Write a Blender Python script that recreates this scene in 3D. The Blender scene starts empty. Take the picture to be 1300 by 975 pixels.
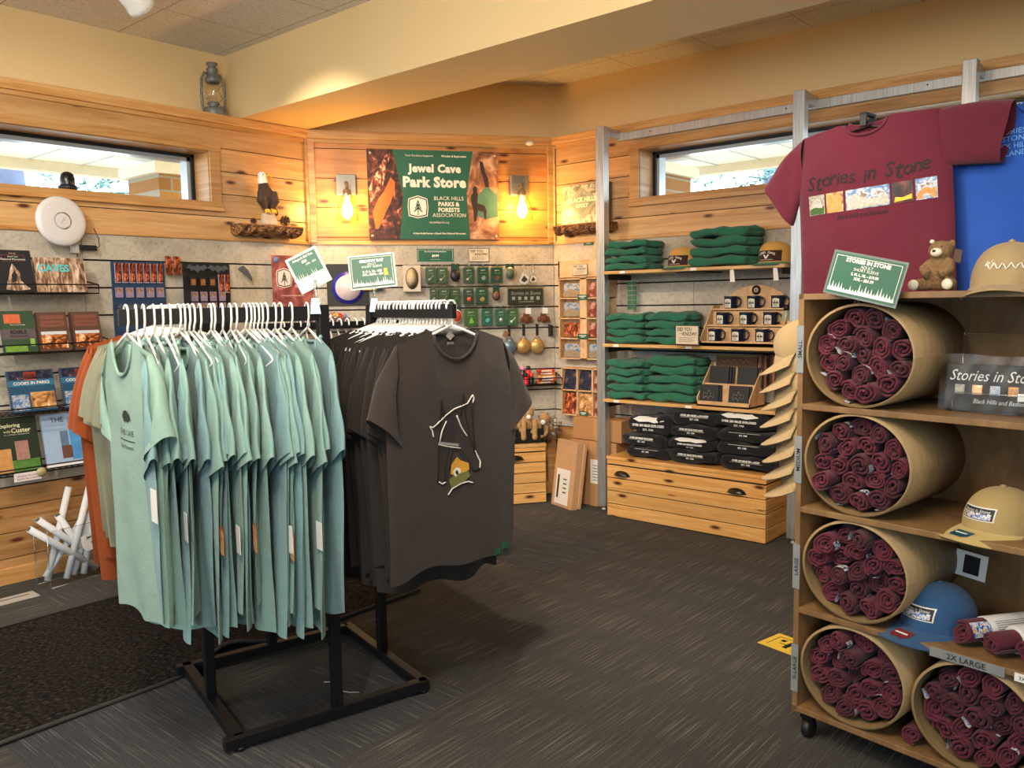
import bpy, math, random
from math import sin, cos, pi, sqrt, atan2, radians as RD
from mathutils import Vector, Matrix

SC = bpy.context.scene
COL = SC.collection
# ------------------------------------------------------------------ camera, world, lights, exposure
def make_camera():
    yaw, pit, rol = RD(40.75), RD(5.55), RD(0.92)
    fw = Vector((-sin(yaw)*cos(pit), cos(yaw)*cos(pit), -sin(pit)))
    rt = Vector((cos(yaw), sin(yaw), 0)); up = rt.cross(fw)
    r2 = cos(rol)*rt - sin(rol)*up; u2 = cos(rol)*up + sin(rol)*rt
    cd = bpy.data.cameras.new('camera'); cd.sensor_width = 36; cd.lens = 36*1060/1300; cd.clip_start = .05
    co = bpy.data.objects.new('camera', cd); COL.objects.link(co)
    m = Matrix((r2, u2, -fw)).transposed().to_4x4(); m.translation = (0, 0, 1.4)
    co.matrix_world = m; SC.camera = co
make_camera()
W_ = bpy.data.worlds.new('world'); SC.world = W_; W_.use_nodes = True
W_.node_tree.nodes['Background'].inputs[0].default_value = (.82, .92, 1, 1)
W_.node_tree.nodes['Background'].inputs[1].default_value = 9.0
SC.view_settings.view_transform = 'Standard'; SC.view_settings.look = 'None'
SC.view_settings.gamma = 1; SC.view_settings.use_curve_mapping = False
SC.view_settings.exposure = 0.0
SC.cycles.transparent_max_bounces = 32

def lamp(name, kind, loc, tgt, power, color, size=.1, size_y=None, angle=60, blend=.5):
    l = bpy.data.lights.new(name, kind); l.energy = power; l.color = color
    if kind == 'AREA':
        l.size = size
        if size_y: l.shape = 'RECTANGLE'; l.size_y = size_y
    if kind == 'SPOT': l.shadow_soft_size = size; l.spot_size = RD(angle); l.spot_blend = blend
    if kind == 'POINT': l.shadow_soft_size = size
    if kind == 'SUN': l.angle = RD(2)
    o = bpy.data.objects.new(name, l); COL.objects.link(o); o.location = loc
    o.rotation_euler = (Vector(tgt)-Vector(loc)).to_track_quat('-Z', 'Y').to_euler()
    return o
WARM = (1, .84, .66); SOFT = (1, .91, .80); COOL = (.55, .80, 1)
# unseen area lamp for daylight from behind right; no glazed front is built
lamp('rear_daylight_area', 'AREA', (1.9, -2.6, 1.7), (-1.6, 2.6, .9), 110, COOL, 3.2, 2.0)
lamp('side_window_daylight', 'AREA', (-4.2, -2.4, 1.9), (-3.0, 1.5, 1.2), 45, COOL, 1.6, 1.2)
# two warm area lamps added overhead as fill, without fittings; then track heads
lamp('added_overhead_fill', 'AREA', (-.9, .3, 2.93), (-.9, .3, 0), 52, WARM, 1.2, .6)
lamp('added_overhead_fill', 'AREA', (-2.9, -.9, 2.93), (-2.9, -.9, 0), 60, WARM, 1.2, .6)
lamp('track_spot_light', 'SPOT', (-3.60, 1.90, 2.62), (-4.15, 4.1, 1.3), 150, WARM, .035, angle=70, blend=.7)
lamp('track_spot_light', 'SPOT', (-2.55, 1.55, 2.80), (-2.8, 4.4, .5), 240, WARM, .04, angle=72, blend=.7)
lamp('track_spot_light', 'SPOT', (-1.35, 1.50, 2.80), (-2.0, 4.2, .4), 240, WARM, .04, angle=74, blend=.7)
lamp('track_spot_light', 'SPOT', (-2.9, .25, 2.80), (-4.6, 1.9, 1.1), 120, SOFT, .04, angle=80, blend=.7)
lamp('track_spot_light', 'SPOT', (-.7, .2, 2.80), (-2.3, 1.6, 1.0), 90, SOFT, .04, angle=72, blend=.8)
lamp('track_spot_light', 'SPOT', (.1, .6, 2.80), (-.6, 2.5, .8), 25, SOFT, .04, angle=90, blend=.8)
lamp('added_ceiling_uplight', 'AREA', (-1.2, .2, 2.25), (-1.9, 1.6, 3.2), 70, WARM, 2.2, .8)  # added upward panel to brighten the ceiling; the room has no cove
lamp('sun', 'SUN', (-8, -4, 9), (-5, 3, 0), 3.5, (1, .95, .88))

# ------------------------------------------------------------------ materials
def lin(h):
    h = h.lstrip('#'); o = []
    for i in (0, 2, 4):
        v = int(h[i:i+2], 16)/255
        o.append(v/12.92 if v <= .04045 else ((v+.055)/1.055)**2.4)
    return (*o, 1)
MC = {}
class NT:
    def __init__(s, name):
        s.m = bpy.data.materials.new(name); s.m.use_nodes = True; s.t = s.m.node_tree
        s.b = s.t.nodes['Principled BSDF']; s.out = s.t.nodes['Material Output']
    def n(s, typ, **k):
        x = s.t.nodes.new(typ)
        for a, v in k.items(): setattr(x, a, v)
        return x
    def l(s, a, b): s.t.links.new(a, b)
    def coord(s, scale=(1, 1, 1), kind='Object', rot=(0, 0, 0)):
        t = s.n('ShaderNodeTexCoord'); m = s.n('ShaderNodeMapping'); m.inputs['Scale'].default_value = scale
        m.inputs['Rotation'].default_value = rot
        s.l(t.outputs[kind], m.inputs['Vector']); return m.outputs[0]
    def noise(s, vec, scale=5, detail=3, rough=.5, dist=0):
        x = s.n('ShaderNodeTexNoise'); x.inputs['Scale'].default_value = scale; x.inputs['Detail'].default_value = detail
        x.inputs['Roughness'].default_value = rough; x.inputs['Distortion'].default_value = dist
        if vec: s.l(vec, x.inputs['Vector'])
        return x.outputs['Fac']
    def ramp(s, fac, stops, interp='LINEAR'):
        r = s.n('ShaderNodeValToRGB'); cr = r.color_ramp; cr.interpolation = interp
        while len(cr.elements) < len(stops): cr.elements.new(.5)
        for e, (p, c) in zip(cr.elements, stops): e.position = p; e.color = lin(c) if isinstance(c, str) else (c, c, c, 1)
        s.l(fac, r.inputs[0]); return r.outputs[0]
    def mix(s, fac, a, b, mode='MIX'):
        x = s.n('ShaderNodeMix', data_type='RGBA', blend_type=mode)
        for i, v in ((0, fac), (6, a), (7, b)):
            if hasattr(v, 'is_linked') or hasattr(v, 'links'): s.l(v, x.inputs[i])
            else: x.inputs[i].default_value = v
        return x.outputs[2]
    def math(s, op, a, b=None, c=None):
        x = s.n('ShaderNodeMath', operation=op)
        for i, v in enumerate((a, b, c)):
            if v is None: continue
            if isinstance(v, (int, float)): x.inputs[i].default_value = v
            else: s.l(v, x.inputs[i])
        return x.outputs[0]
    def bump(s, h, strength=.3, dist=.01):
        b = s.n('ShaderNodeBump'); b.inputs['Strength'].default_value = strength; b.inputs['Distance'].default_value = dist
        s.l(h, b.inputs['Height']); s.l(b.outputs[0], s.b.inputs['Normal'])
    def set(s, **k):
        for a, v in k.items(): s.b.inputs[a.replace('_', ' ')].default_value = v
def M(col, rough=.55, metal=0, var=.10, sc=30, bump=0, spec=.5, name=None):
    """plain coloured surface with a little mottling"""
    key = (col, rough, metal, var, sc, bump, spec)
    if key in MC: return MC[key]
    q = NT(name or 'surface_'+col.strip('#')); v = q.coord(); f = q.noise(v, sc, 3)
    c = lin(col); d = tuple(x*(1-var) for x in c[:3])+(1,); e = tuple(min(1, x*(1+var)) for x in c[:3])+(1,)
    q.l(q.mix(f, d, e), q.b.inputs['Base Color']); q.set(Roughness=rough, Metallic=metal); q.b.inputs['Specular IOR Level'].default_value = spec
    if bump: q.bump(f, bump, .004)
    MC[key] = q.m; return q.m
def fabric(col, var=.12, name=None):
    key = ('fab', col)
    if key in MC: return MC[key]
    q = NT(name or 'fabric_'+col.strip('#')); v = q.coord()
    f = q.noise(v, 9, 4); g = q.noise(v, 420, 1); c = lin(col)
    a = tuple(x*(1-var) for x in c[:3])+(1,); b = tuple(min(1, x*(1+var)) for x in c[:3])+(1,)
    q.l(q.mix(f, a, b), q.b.inputs['Base Color']); q.set(Roughness=.9); q.b.inputs['Specular IOR Level'].default_value = .2
    q.b.inputs['Sheen Weight'].default_value = .12; q.b.inputs['Sheen Roughness'].default_value = .6
    q.bump(q.math('ADD', q.math('MULTIPLY', f, .9), q.math('MULTIPLY', g, .12)), .6, .018)
    MC[key] = q.m; return q.m
def wood(name, c0, c1, c2, board=.135, z0=0., rough=.38, knots=True, grain=(.8, .8, 14), axis=2, coat=.25):
    if name in MC: return MC[name]
    q = NT(name); t = q.n('ShaderNodeTexCoord'); sp = q.n('ShaderNodeSeparateXYZ'); q.l(t.outputs['Object'], sp.inputs[0])
    cell = q.math('FLOOR', q.math('DIVIDE', q.math('SUBTRACT', sp.outputs[axis], z0), board))
    wn = q.n('ShaderNodeTexWhiteNoise', noise_dimensions='1D'); q.l(cell, wn.inputs['W'])
    off = q.math('MULTIPLY', wn.outputs['Value'], 37.)
    cb = q.n('ShaderNodeCombineXYZ'); q.l(q.math('ADD', sp.outputs[0], off), cb.inputs[0]); q.l(sp.outputs[1], cb.inputs[1]); q.l(sp.outputs[2], cb.inputs[2])
    mp = q.n('ShaderNodeMapping'); mp.inputs['Scale'].default_value = grain; q.l(cb.outputs[0], mp.inputs['Vector'])
    f = q.noise(mp.outputs[0], 1.5, 5, .6, 1.3); g = q.noise(mp.outputs[0], 9, 3, .6, .3)
    ff = q.math('ADD', q.math('MULTIPLY', f, .8), q.math('MULTIPLY', g, .25))
    base = q.ramp(ff, [(.32, c0), (.50, c1), (.70, c2)])
    tint = q.ramp(wn.outputs['Value'], [(0, '#c9c2b8'), (.5, '#ffffff'), (1, '#e8d8c4')])
    col = q.mix(.55, base, tint, 'MULTIPLY')
    if knots:
        mk = q.n('ShaderNodeMapping'); mk.inputs['Scale'].default_value = (2.4, 1., 7.0) if axis == 2 else (5.2, 2.6, 1.); q.l(cb.outputs[0], mk.inputs['Vector'])
        vo = q.n('ShaderNodeTexVoronoi'); vo.inputs['Scale'].default_value = 1.0; vo.inputs['Randomness'].default_value = .9
        if axis == 2: vo.voronoi_dimensions = '2D'
        if axis == 2:
            s2 = q.n('ShaderNodeSeparateXYZ'); q.l(mk.outputs[0], s2.inputs[0]); c3 = q.n('ShaderNodeCombineXYZ'); q.l(s2.outputs[0], c3.inputs[0]); q.l(s2.outputs[2], c3.inputs[1]); q.l(c3.outputs[0], vo.inputs['Vector'])
        else: q.l(mk.outputs[0], vo.inputs['Vector'])
        kf = q.ramp(vo.outputs['Distance'], [(.045, 1.), (.075, .5), (.12, .0)])
        col = q.mix(kf, col, lin('#4f2412'))
    q.l(col, q.b.inputs['Base Color']); q.set(Roughness=rough); q.b.inputs['Coat Weight'].default_value = coat; q.b.inputs['Coat Roughness'].default_value = .25
    q.bump(g, .12, .003); MC[name] = q.m; return q.m
PINE = wood('knotty_pine_cladding', '#b07c48', '#c99a62', '#dbb27c', .1367, 1.815)
PINE2 = wood('pine_panel', '#a8662e', '#bf8144', '#cf9656', .195, 1.86)
PINEB = wood('pine_wainscot', '#94633a', '#b3834f', '#cda06c', .132, 0)
PINEC = wood('pine_chest_boards', '#c0833f', '#dca660', '#eac184', .1, 0.)
TRIMW = wood('pine_trim', '#a56c34', '#c99556', '#dcb27a', .5, 0, knots=False)
PLY = wood('plywood', '#644a2c', '#7b5c3a', '#8e6e46', 9, 0, knots=False, grain=(6, 6, 2), coat=.1, rough=.5)
PLYL = wood('light_plywood', '#b58a5c', '#d2aa7c', '#e3c198', 9, 0, knots=False, grain=(5, 5, 5), coat=0, rough=.55)
SHELFW = wood('pine_shelf_board', '#b27c42', '#d9a866', '#e8c48c', 9, 0, knots=False)
TUBEW = wood('cardboard_tube', '#7d6644', '#917852', '#a0875e', 9, 0, knots=False, grain=(3, 14, 3), coat=0, rough=.6)
def m_stone():
    q = NT('grey_slate_slatwall'); v = q.coord()
    f = q.noise(v, 2.2, 7, .62, .8); g = q.noise(v, 38, 4, .7)
    a = q.ramp(f, [(.28, '#8b8378'), (.46, '#aca394'), (.6, '#c2b9a8'), (.78, '#9c917f')])
    b = q.ramp(g, [(.3, '#8a8379'), (.5, '#ffffff'), (.7, '#ffffff')])
    q.l(q.mix(.45, a, b, 'MULTIPLY'), q.b.inputs['Base Color']); q.set(Roughness=.5); q.bump(g, .12, .004); return q.m
STONE = m_stone()
def m_paint(n, c):
    q = NT(n); f = q.noise(q.coord(), 260, 2); q.l(q.mix(f, tuple(x*.96 for x in lin(c)[:3])+(1,), lin(c)), q.b.inputs['Base Color'])
    q.set(Roughness=.75); q.bump(f, .08, .002); return q.m
PAINT = m_paint('cream_wall_paint', '#e2c692')
def m_ceil():
    q = NT('acoustic_ceiling_tile'); v = q.coord(); sp = q.n('ShaderNodeSeparateXYZ'); q.l(v, sp.inputs[0])
    ls = []
    for a, per in ((0, .6), (1, .6)):
        fr = q.math('FRACT', q.math('DIVIDE', q.math('ADD', sp.outputs[a], .13), per)); ls.append(q.math('LESS_THAN', fr, .010))
    line = q.math('MAXIMUM', ls[0], ls[1]); f = q.noise(v, 70, 4, .8)
    base = q.ramp(f, [(.36, '#b5b0a6'), (.46, '#dcd8ce'), (.8, '#e6e2d9')])
    q.l(q.mix(line, base, lin('#a39d90')), q.b.inputs['Base Color']); q.set(Roughness=.9); q.bump(f, .25, .004); return q.m
CEIL = m_ceil()
def m_carpet():
    q = NT('grey_streaked_carpet_tile'); v = q.coord(); sp = q.n('ShaderNodeSeparateXYZ'); q.l(v, sp.inputs[0])
    T = .61
    ix = q.math('FLOOR', q.math('DIVIDE', q.math('ADD', sp.outputs[0], .2), T)); iy = q.math('FLOOR', q.math('DIVIDE', q.math('ADD', sp.outputs[1], .35), T))
    cb = q.n('ShaderNodeCombineXYZ'); q.l(ix, cb.inputs[0]); q.l(iy, cb.inputs[1])
    wn = q.n('ShaderNodeTexWhiteNoise', noise_dimensions='2D'); q.l(cb.outputs[0], wn.inputs['Vector'])
    sel = q.math('GREATER_THAN', wn.outputs['Value'], .62)
    def streak(sx, sy):
        m = q.n('ShaderNodeMapping'); m.inputs['Scale'].default_value = (sx, sy, 1); q.l(v, m.inputs['Vector']); return q.noise(m.outputs[0], 1, 2, .5)
    a = streak(330, 3.2); b = streak(3.2, 330)
    st = q.mix(sel, a, b); st2 = q.ramp(st, [(.575, 0.), (.66, .4), (.76, .9)])
    pile = q.noise(v, 210, 2, .7)
    hue = q.ramp(wn.outputs['Value'], [(0, '#4f4e4c'), (.5, '#54524f'), (.8, '#4a4d54'), (1, '#585652')])
    dark = q.mix(.75, hue, q.ramp(pile, [(.25, '#454545'), (.7, '#ffffff')]), 'MULTIPLY')
    q.l(q.mix(st2, dark, lin('#948d80')), q.b.inputs['Base Color']); q.set(Roughness=.95); q.b.inputs['Specular IOR Level'].default_value = .1
    q.bump(q.math('ADD', pile, st2), .5, .006); return q.m
CARPET = m_carpet()
def m_mat():
    q = NT('black_looped_mat'); v = q.coord((1, .55, 1)); f = q.noise(v, 95, 2, .6)
    q.l(q.ramp(f, [(.4, '#100e0d'), (.6, '#2e2a29'), (.72, '#4a4443')]), q.b.inputs['Base Color']); q.set(Roughness=.95); q.b.inputs['Specular IOR Level'].default_value = .1; q.bump(f, .9, .01); return q.m
MATM = m_mat()
def m_steel():
    q = NT('brushed_steel'); v = q.coord((60, 60, 2)); f = q.noise(v, 3, 2)
    q.l(q.ramp(f, [(.3, '#a9acae'), (.7, '#cdd0d0')]), q.b.inputs['Base Color']); q.set(Metallic=.75, Roughness=.36); return q.m
STEEL = m_steel()
def m_brick():
    q = NT('tan_brick'); v = q.coord(rot=(pi/2, 0, 0)); b = q.n('ShaderNodeTexBrick'); q.l(v, b.inputs['Vector'])
    b.inputs['Color1'].default_value = lin('#a8763e'); b.inputs['Color2'].default_value = lin('#7d5430'); b.inputs['Mortar'].default_value = lin('#8d8878')
    b.inputs['Scale'].default_value = 2.4; b.inputs['Mortar Size'].default_value = .02; q.l(b.outputs[0], q.b.inputs['Base Color']); q.set(Roughness=.9); return q.m
BRICK = m_brick()
def glassy(name, col=(1, 1, 1, 1), amt=.12, rough=.03):
    if name in MC: return MC[name]
    q = NT(name); tr = q.n('ShaderNodeBsdfTransparent'); tr.inputs[0].default_value = col
    gl = q.n('ShaderNodeBsdfGlossy'); gl.inputs['Roughness'].default_value = rough; mx = q.n('ShaderNodeMixShader')
    fr = q.n('ShaderNodeLayerWeight'); fr.inputs[0].default_value = .5
    q.l(q.math('ADD', q.math('MULTIPLY', q.math('POWER', fr.outputs['Facing'], 4.), .55), amt), mx.inputs[0]); q.l(tr.outputs[0], mx.inputs[1]); q.l(gl.outputs[0], mx.inputs[2]); q.l(mx.outputs[0], q.out.inputs[0])
    MC[name] = q.m; return q.m
GLASS = glassy('window_glass', amt=.02)
ACRYL = glassy('clear_acrylic', (.93, .96, .97, 1), .05)
JAR = glassy('clear_jar_glass', (1, .98, .94, 1), .08)
def pic(name, stops, sc=12, stretch=(1, 1, 1), dist=.8, det=5, rough=.35):
    if name in MC: return MC[name]
    q = NT(name); f = q.noise(q.coord(stretch), sc, det, .6, dist); q.l(q.ramp(f, stops), q.b.inputs['Base Color']); q.set(Roughness=rough); MC[name] = q.m; return q.m
def glow(name, col, s):
    if name in MC: return MC[name]
    q = NT(name); q.b.inputs['Emission Color'].default_value = (*col, 1); q.b.inputs['Emission Strength'].default_value = s; q.set(Base_Color=(*col, 1)); MC[name] = q.m; return q.m
BLACK = M('#121212', .5); BLKMET = M('#17161a', .42, .2, name='black_powder_coat'); WIRE = M('#151517', .4, .4)
WHITE = M('#e9e8e4', .35, var=.03, name='white_plastic'); PAPER = M('#e6e2da', .6, var=.03); GREEN = M('#1d5a42', .45, var=.06, name='sign_green')
DKGREEN = M('#123c2c', .5, var=.1); CARDB = M('#a97b4e', .75, var=.08, name='cardboard'); BROWN = M('#4a2c18', .7, var=.3, sc=20)
ROCKO = pic('orange_flowstone_picture', [(.36, '#1c0d0a'), (.48, '#6a2812'), (.56, '#c8602a'), (.66, '#e8a888')], 26, (2.2, 1, 1))
ROCKG = pic('cave_ceiling_picture', [(.3, '#3b1d12'), (.48, '#8f5f45'), (.6, '#b98b6c'), (.75, '#e0b898')], 11)
ROCKD = pic('dark_cave_picture', [(.35, '#120a08'), (.5, '#3d1c12'), (.62, '#7a3b22'), (.74, '#d0a080')], 16)
LAND = pic('landscape_picture', [(.3, '#26301f'), (.42, '#5f5a4c'), (.5, '#a99f88'), (.58, '#6d7a86'), (.7, '#3b5a88')], 22)
LAND2 = pic('canyon_picture', [(.3, '#3a2416'), (.45, '#a5713f'), (.56, '#dca76a'), (.7, '#efe0c0')], 24)
LAND3 = pic('blue_sky_picture', [(.3, '#2a4a7c'), (.46, '#5f80a8'), (.54, '#b9bec5'), (.62, '#7a6450'), (.75, '#4a4038')], 34, dist=.3)
CAVEP = pic('stalactite_picture', [(.3, '#2c1a12'), (.45, '#7b5a44'), (.58, '#c8aa90'), (.72, '#f1dfcc')], 14, (4, 4, 1))
NIGHT = pic('dark_poster_picture', [(.35, '#0b0d14'), (.55, '#232c46'), (.66, '#8b5a3a'), (.8, '#d8d0c4')], 26)
PINKP = pic('maroon_poster_picture', [(.3, '#4c2228'), (.48, '#8e4b4c'), (.62, '#b47672'), (.8, '#d9a8a0')], 9)

# ------------------------------------------------------------------ mesh helpers
TXT = {}
def text_geo(s, bold=0., shear=0., sp=1.):
    k = (s, bold, shear, sp)
    if k not in TXT:
        cu = bpy.data.curves.new('t', 'FONT'); cu.body = s; cu.offset = bold; cu.shear = shear; cu.resolution_u = 2; cu.space_character = sp
        o = bpy.data.objects.new('t', cu); me = bpy.data.meshes.new_from_object(o)
        vs = [tuple(v.co) for v in me.vertices]; fs = [tuple(p.vertices) for p in me.polygons]
        x0 = min(v[0] for v in vs); x1 = max(v[0] for v in vs); y0 = min(v[1] for v in vs); y1 = max(v[1] for v in vs)
        vs = [((v[0]-(x0+x1)/2), v[1]-(y0+y1)/2) for v in vs]
        bpy.data.objects.remove(o); bpy.data.curves.remove(cu); bpy.data.meshes.remove(me)
        TXT[k] = (vs, fs, x1-x0, y1-y0)
    return TXT[k]
class MB:
    def __init__(s): s.v = []; s.f = []; s.m = []; s.s = []
    def add(s, vs, fs, m=0, sm=False):
        o = len(s.v); s.v += [tuple(v) for v in vs]
        for f in fs: s.f.append(tuple(i+o for i in f)); s.m.append(m); s.s.append(sm)
        return s
    def box(s, x0, x1, y0, y1, z0, z1, m=0):
        vs = [(x, y, z) for x in (x0, x1) for y in (y0, y1) for z in (z0, z1)]
        return s.add(vs, [(0, 1, 3, 2), (4, 6, 7, 5), (0, 4, 5, 1), (2, 3, 7, 6), (0, 2, 6, 4), (1, 5, 7, 3)], m)
    def cbox(s, c, d, m=0): return s.box(c[0]-d[0]/2, c[0]+d[0]/2, c[1]-d[1]/2, c[1]+d[1]/2, c[2]-d[2]/2, c[2]+d[2]/2, m)
    def tube(s, path, r, n=8, m=0, flat=None, up=None):
        P = [Vector(p) for p in path]; R = r if isinstance(r, (list, tuple)) else [r]*len(P)
        T = [(P[min(i+1, len(P)-1)]-P[max(i-1, 0)]).normalized() for i in range(len(P))]
        a = Vector(up) if up else (Vector((0, 0, 1)) if abs(T[0].z) < .9 else Vector((1, 0, 0)))
        vs = []; N = (a-T[0]*a.dot(T[0])).normalized()
        for p, t, rr in zip(P, T, R):
            N = (N-t*N.dot(t)).normalized(); B = t.cross(N)
            for k in range(n):
                w = 2*pi*k/n; vs.append(p+N*cos(w)*rr+B*sin(w)*rr*(flat or 1))
        fs = [(i*n+k, i*n+(k+1) % n, (i+1)*n+(k+1) % n, (i+1)*n+k) for i in range(len(P)-1) for k in range(n)]
        fs += [tuple(range(n))[::-1], tuple((len(P)-1)*n+k for k in range(n))]
        return s.add(vs, fs, m, True)
    def lathe(s, prof, c=(0, 0, 0), n=24, m=0, axis='z', sx=1., sy=1., cap=True):
        vs = []
        for r, h in prof:
            for k in range(n):
                w = 2*pi*k/n; p = (r*cos(w)*sx, r*sin(w)*sy, h)
                if axis == 'y': p = (p[0], -h, p[1])
                if axis == 'x': p = (h, p[0], p[1])
                vs.append((p[0]+c[0], p[1]+c[1], p[2]+c[2]))
        L = len(prof); fs = [(i*n+k, i*n+(k+1) % n, (i+1)*n+(k+1) % n, (i+1)*n+k) for i in range(L-1) for k in range(n)]
        if cap and prof[0][0] > 1e-5: fs.append(tuple(range(n))[::-1])
        if cap and prof[-1][0] > 1e-5: fs.append(tuple((L-1)*n+k for k in range(n)))
        return s.add(vs, fs, m, True)
    def prism(s, poly, y0, y1, m=0):
        n = len(poly); vs = [(x, y0, z) for x, z in poly]+[(x, y1, z) for x, z in poly]
        fs = [tuple(range(n)), tuple(range(2*n-1, n-1, -1))]+[(i, i+n, (i+1) % n+n, (i+1) % n) for i in range(n)]
        return s.add(vs, fs, m)
    def grid(s, fn, nu, nv, m=0, sm=True, wrap=False):
        vs = [fn(i/(nu-1) if not wrap else i/nu, j/(nv-1)) for j in range(nv) for i in range(nu)]
        fs = [(j*nu+i, j*nu+(i+1) % nu, (j+1)*nu+(i+1) % nu, (j+1)*nu+i) for j in range(nv-1) for i in range(nu if wrap else nu-1)]
        return s.add(vs, fs, m, sm)
    def ball(s, c, r, n=14, m=0):
        if not isinstance(r, (tuple, list)): r = (r, r, r)
        return s.lathe([(max(1e-6, sin(pi*i/(n//2))), -cos(pi*i/(n//2))) for i in range(n//2+1)], (0, 0, 0), n, m).xf_last(lambda v: (c[0]+v[0]*r[0], c[1]+v[1]*r[1], c[2]+v[2]*r[2]), n*(n//2+1))
    def xf_last(s, fn, k):
        for i in range(len(s.v)-k, len(s.v)): s.v[i] = fn(s.v[i])
        return s
    def text(s, t, x, z, h, y=0, m=0, align='c', bold=0., maxw=None, warp=None, shear=0., vert=False, sp=1.):
        vs, fs, w, hh = text_geo(t, bold, shear, sp); k = h/.72 if hh < .9 else h/hh
        k = h/hh if hh > 0 else h
        kx = k if (not maxw or w*k <= maxw) else maxw/w
        ox = {'c': 0, 'l': w*kx/2, 'r': -w*kx/2}[align]; out = []
        for a, b in vs:
            px, pz = a*kx+ox, b*k
            if vert: px, pz = -pz, px
            px += x; pz += z; yy = warp(px, pz) if warp else y
            out.append((px, yy, pz))
        return s.add(out, fs, m)
    def rot(s, ax, ang, c=(0, 0, 0)):
        mt = Matrix.Translation(c) @ Matrix.Rotation(ang, 4, ax) @ Matrix.Translation([-q for q in c]); s.v = [tuple(mt @ Vector(v)) for v in s.v]; return s
    def mv(s, x, y, z): s.v = [(a+x, b+y, c+z) for a, b, c in s.v]; return s
    def mesh(s, name, mats, bevel=0):
        me = bpy.data.meshes.new(name); me.from_pydata(s.v, [], s.f)
        for k in mats: me.materials.append(k)
        me.polygons.foreach_set('material_index', s.m); me.polygons.foreach_set('use_smooth', s.s); me.update(); return me
    def build(s, name, mats, parent=None, loc=(0, 0, 0), rz=0, bevel=0, subsurf=0, rot=None, smooth=False):
        if not isinstance(mats, (list, tuple)): mats = [mats]
        if smooth: s.s = [True]*len(s.f)
        o = bpy.data.objects.new(name, s.mesh(name, mats)); COL.objects.link(o); o.parent = parent; o.location = loc
        o.rotation_euler = rot if rot else (0, 0, rz)
        if bevel:
            b = o.modifiers.new('b', 'BEVEL'); b.width = bevel; b.segments = 2; b.limit_method = 'ANGLE'; b.angle_limit = RD(40)
        if subsurf:
            b = o.modifiers.new('s', 'SUBSURF'); b.levels = subsurf; b.render_levels = subsurf
        return o
def tag(o, label=None, cat=None, group=None, kind=None):
    for k, v in (('label', label), ('category', cat), ('group', group), ('kind', kind)):
        if v: o[k] = v
    return o
def kids(o): return [c for c in ALLC.get(o, [])]
def copy_tree(o, loc, rot=None, label=None, group=None, scale=None):
    r = o.copy(); COL.objects.link(r); r.location = loc
    if rot is not None: r.rotation_euler = rot
    if label: r['label'] = label
    if group: r['group'] = group
    if scale: r.scale = scale
    for ch in o.children:
        c = ch.copy(); COL.objects.link(c); c.parent = r
        for g in ch.children:
            d = g.copy(); COL.objects.link(d); d.parent = c
    return r
# frames: x runs right along a wall seen from the room, y goes into it, z up
FR = {'L': ((-4.708, 0), pi/2), 'D': ((-4.708, 3.42), RD(54.427)), 'R': ((0, 4.80), 0.), 'B': ((-1.003, 2.508), RD(-8.97)), 'K': ((-2.56, 1.745), RD(-14.5)), 'W': ((0, 0), 0.)}
def at(fr, u, off, z=0):
    """point in a frame: u along, off = distance INTO the room from the wall plane (for B and K: plain local y)"""
    (ox, oy), a = FR[fr]; y = -off if fr in 'LDR' else off
    return (ox+u*cos(a)-y*sin(a), oy+u*sin(a)+y*cos(a), z)
def thing(name, label, cat, fr, u, off, z=0, rz=0, group=None, rot=None):
    o = bpy.data.objects.new(name, None); COL.objects.link(o); o.empty_display_size = .05
    o.location = at(fr, u, off, z)
    o.rotation_euler = (0, 0, FR[fr][1]+rz) if rot is None else (rot[0], rot[1], rot[2]+FR[fr][1])
    return tag(o, label, cat, group)
def put(o, fr, u, off, z=0, rz=0, rot=None):
    o.location = at(fr, u, off, z); o.rotation_euler = (0, 0, FR[fr][1]+rz) if rot is None else (rot[0], rot[1], rot[2]+FR[fr][1]); return o
def struct(o): o['kind'] = 'structure'; return o
# ------------------------------------------------------------------ the room
def minus(r, h):
    u0, u1, z0, z1 = r
    if not h or h[0] >= u1 or h[1] <= u0 or h[2] >= z1 or h[3] <= z0: return [r]
    o = []
    a, b = max(u0, h[0]), min(u1, h[1])
    if a > u0: o.append((u0, a, z0, z1))
    if b < u1: o.append((b, u1, z0, z1))
    if h[2] > z0: o.append((a, b, z0, h[2]))
    if h[3] < z1: o.append((a, b, h[3], z1))
    return o
def rows(mb, u0, u1, z0, z1, bh, hole=None, gap=.005, y0=0., y1=.02, m=0, backm=1, start=None):
    z = start if start is not None else z0
    while z < z1-.002:
        a, b = max(z, z0), min(z+bh, z1)
        for r in minus((u0, u1, a+gap/2, b-gap/2), hole): 
            if r[1]-r[0] > .003 and r[3]-r[2] > .003: mb.box(r[0], r[1], y0, y1, r[2], r[3], m)
        z += bh
    for r in minus((u0, u1, z0, z1), hole): mb.box(r[0], r[1], y0+.006, y1+.001, r[2], r[3], backm)
H = 2.96; WB = 1.82; WT = 2.50; LT = 2.56; WS = .50
mb = MB(); mb.box(-5.6, 3.3, -3.6, 5.4, -.1, 0); struct(mb.build('floor', CARPET))
mb = MB(); mb.box(-5.2, 3.3, -3.6, 5.3, H, H+.12); struct(mb.build('ceiling', CEIL))
BL = M('#1a1410', .9)
def wall(name, fr, u0, u1, hole):
    mb = MB()
    for r in minus((u0-.15, u1+.15, 0, H), hole): mb.box(r[0], r[1], .15, .32, r[2], r[3], 0)
    if hole:   # furring returns above and below the window are filled by the cladding body
        pass
    struct(mb.build(name, PAINT, None, at(fr, 0, 0), FR[fr][1]))
HL = (.2, 2.705, 2.03, 2.335); HR = (-3.0, .9, 2.07, 2.39)
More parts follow.
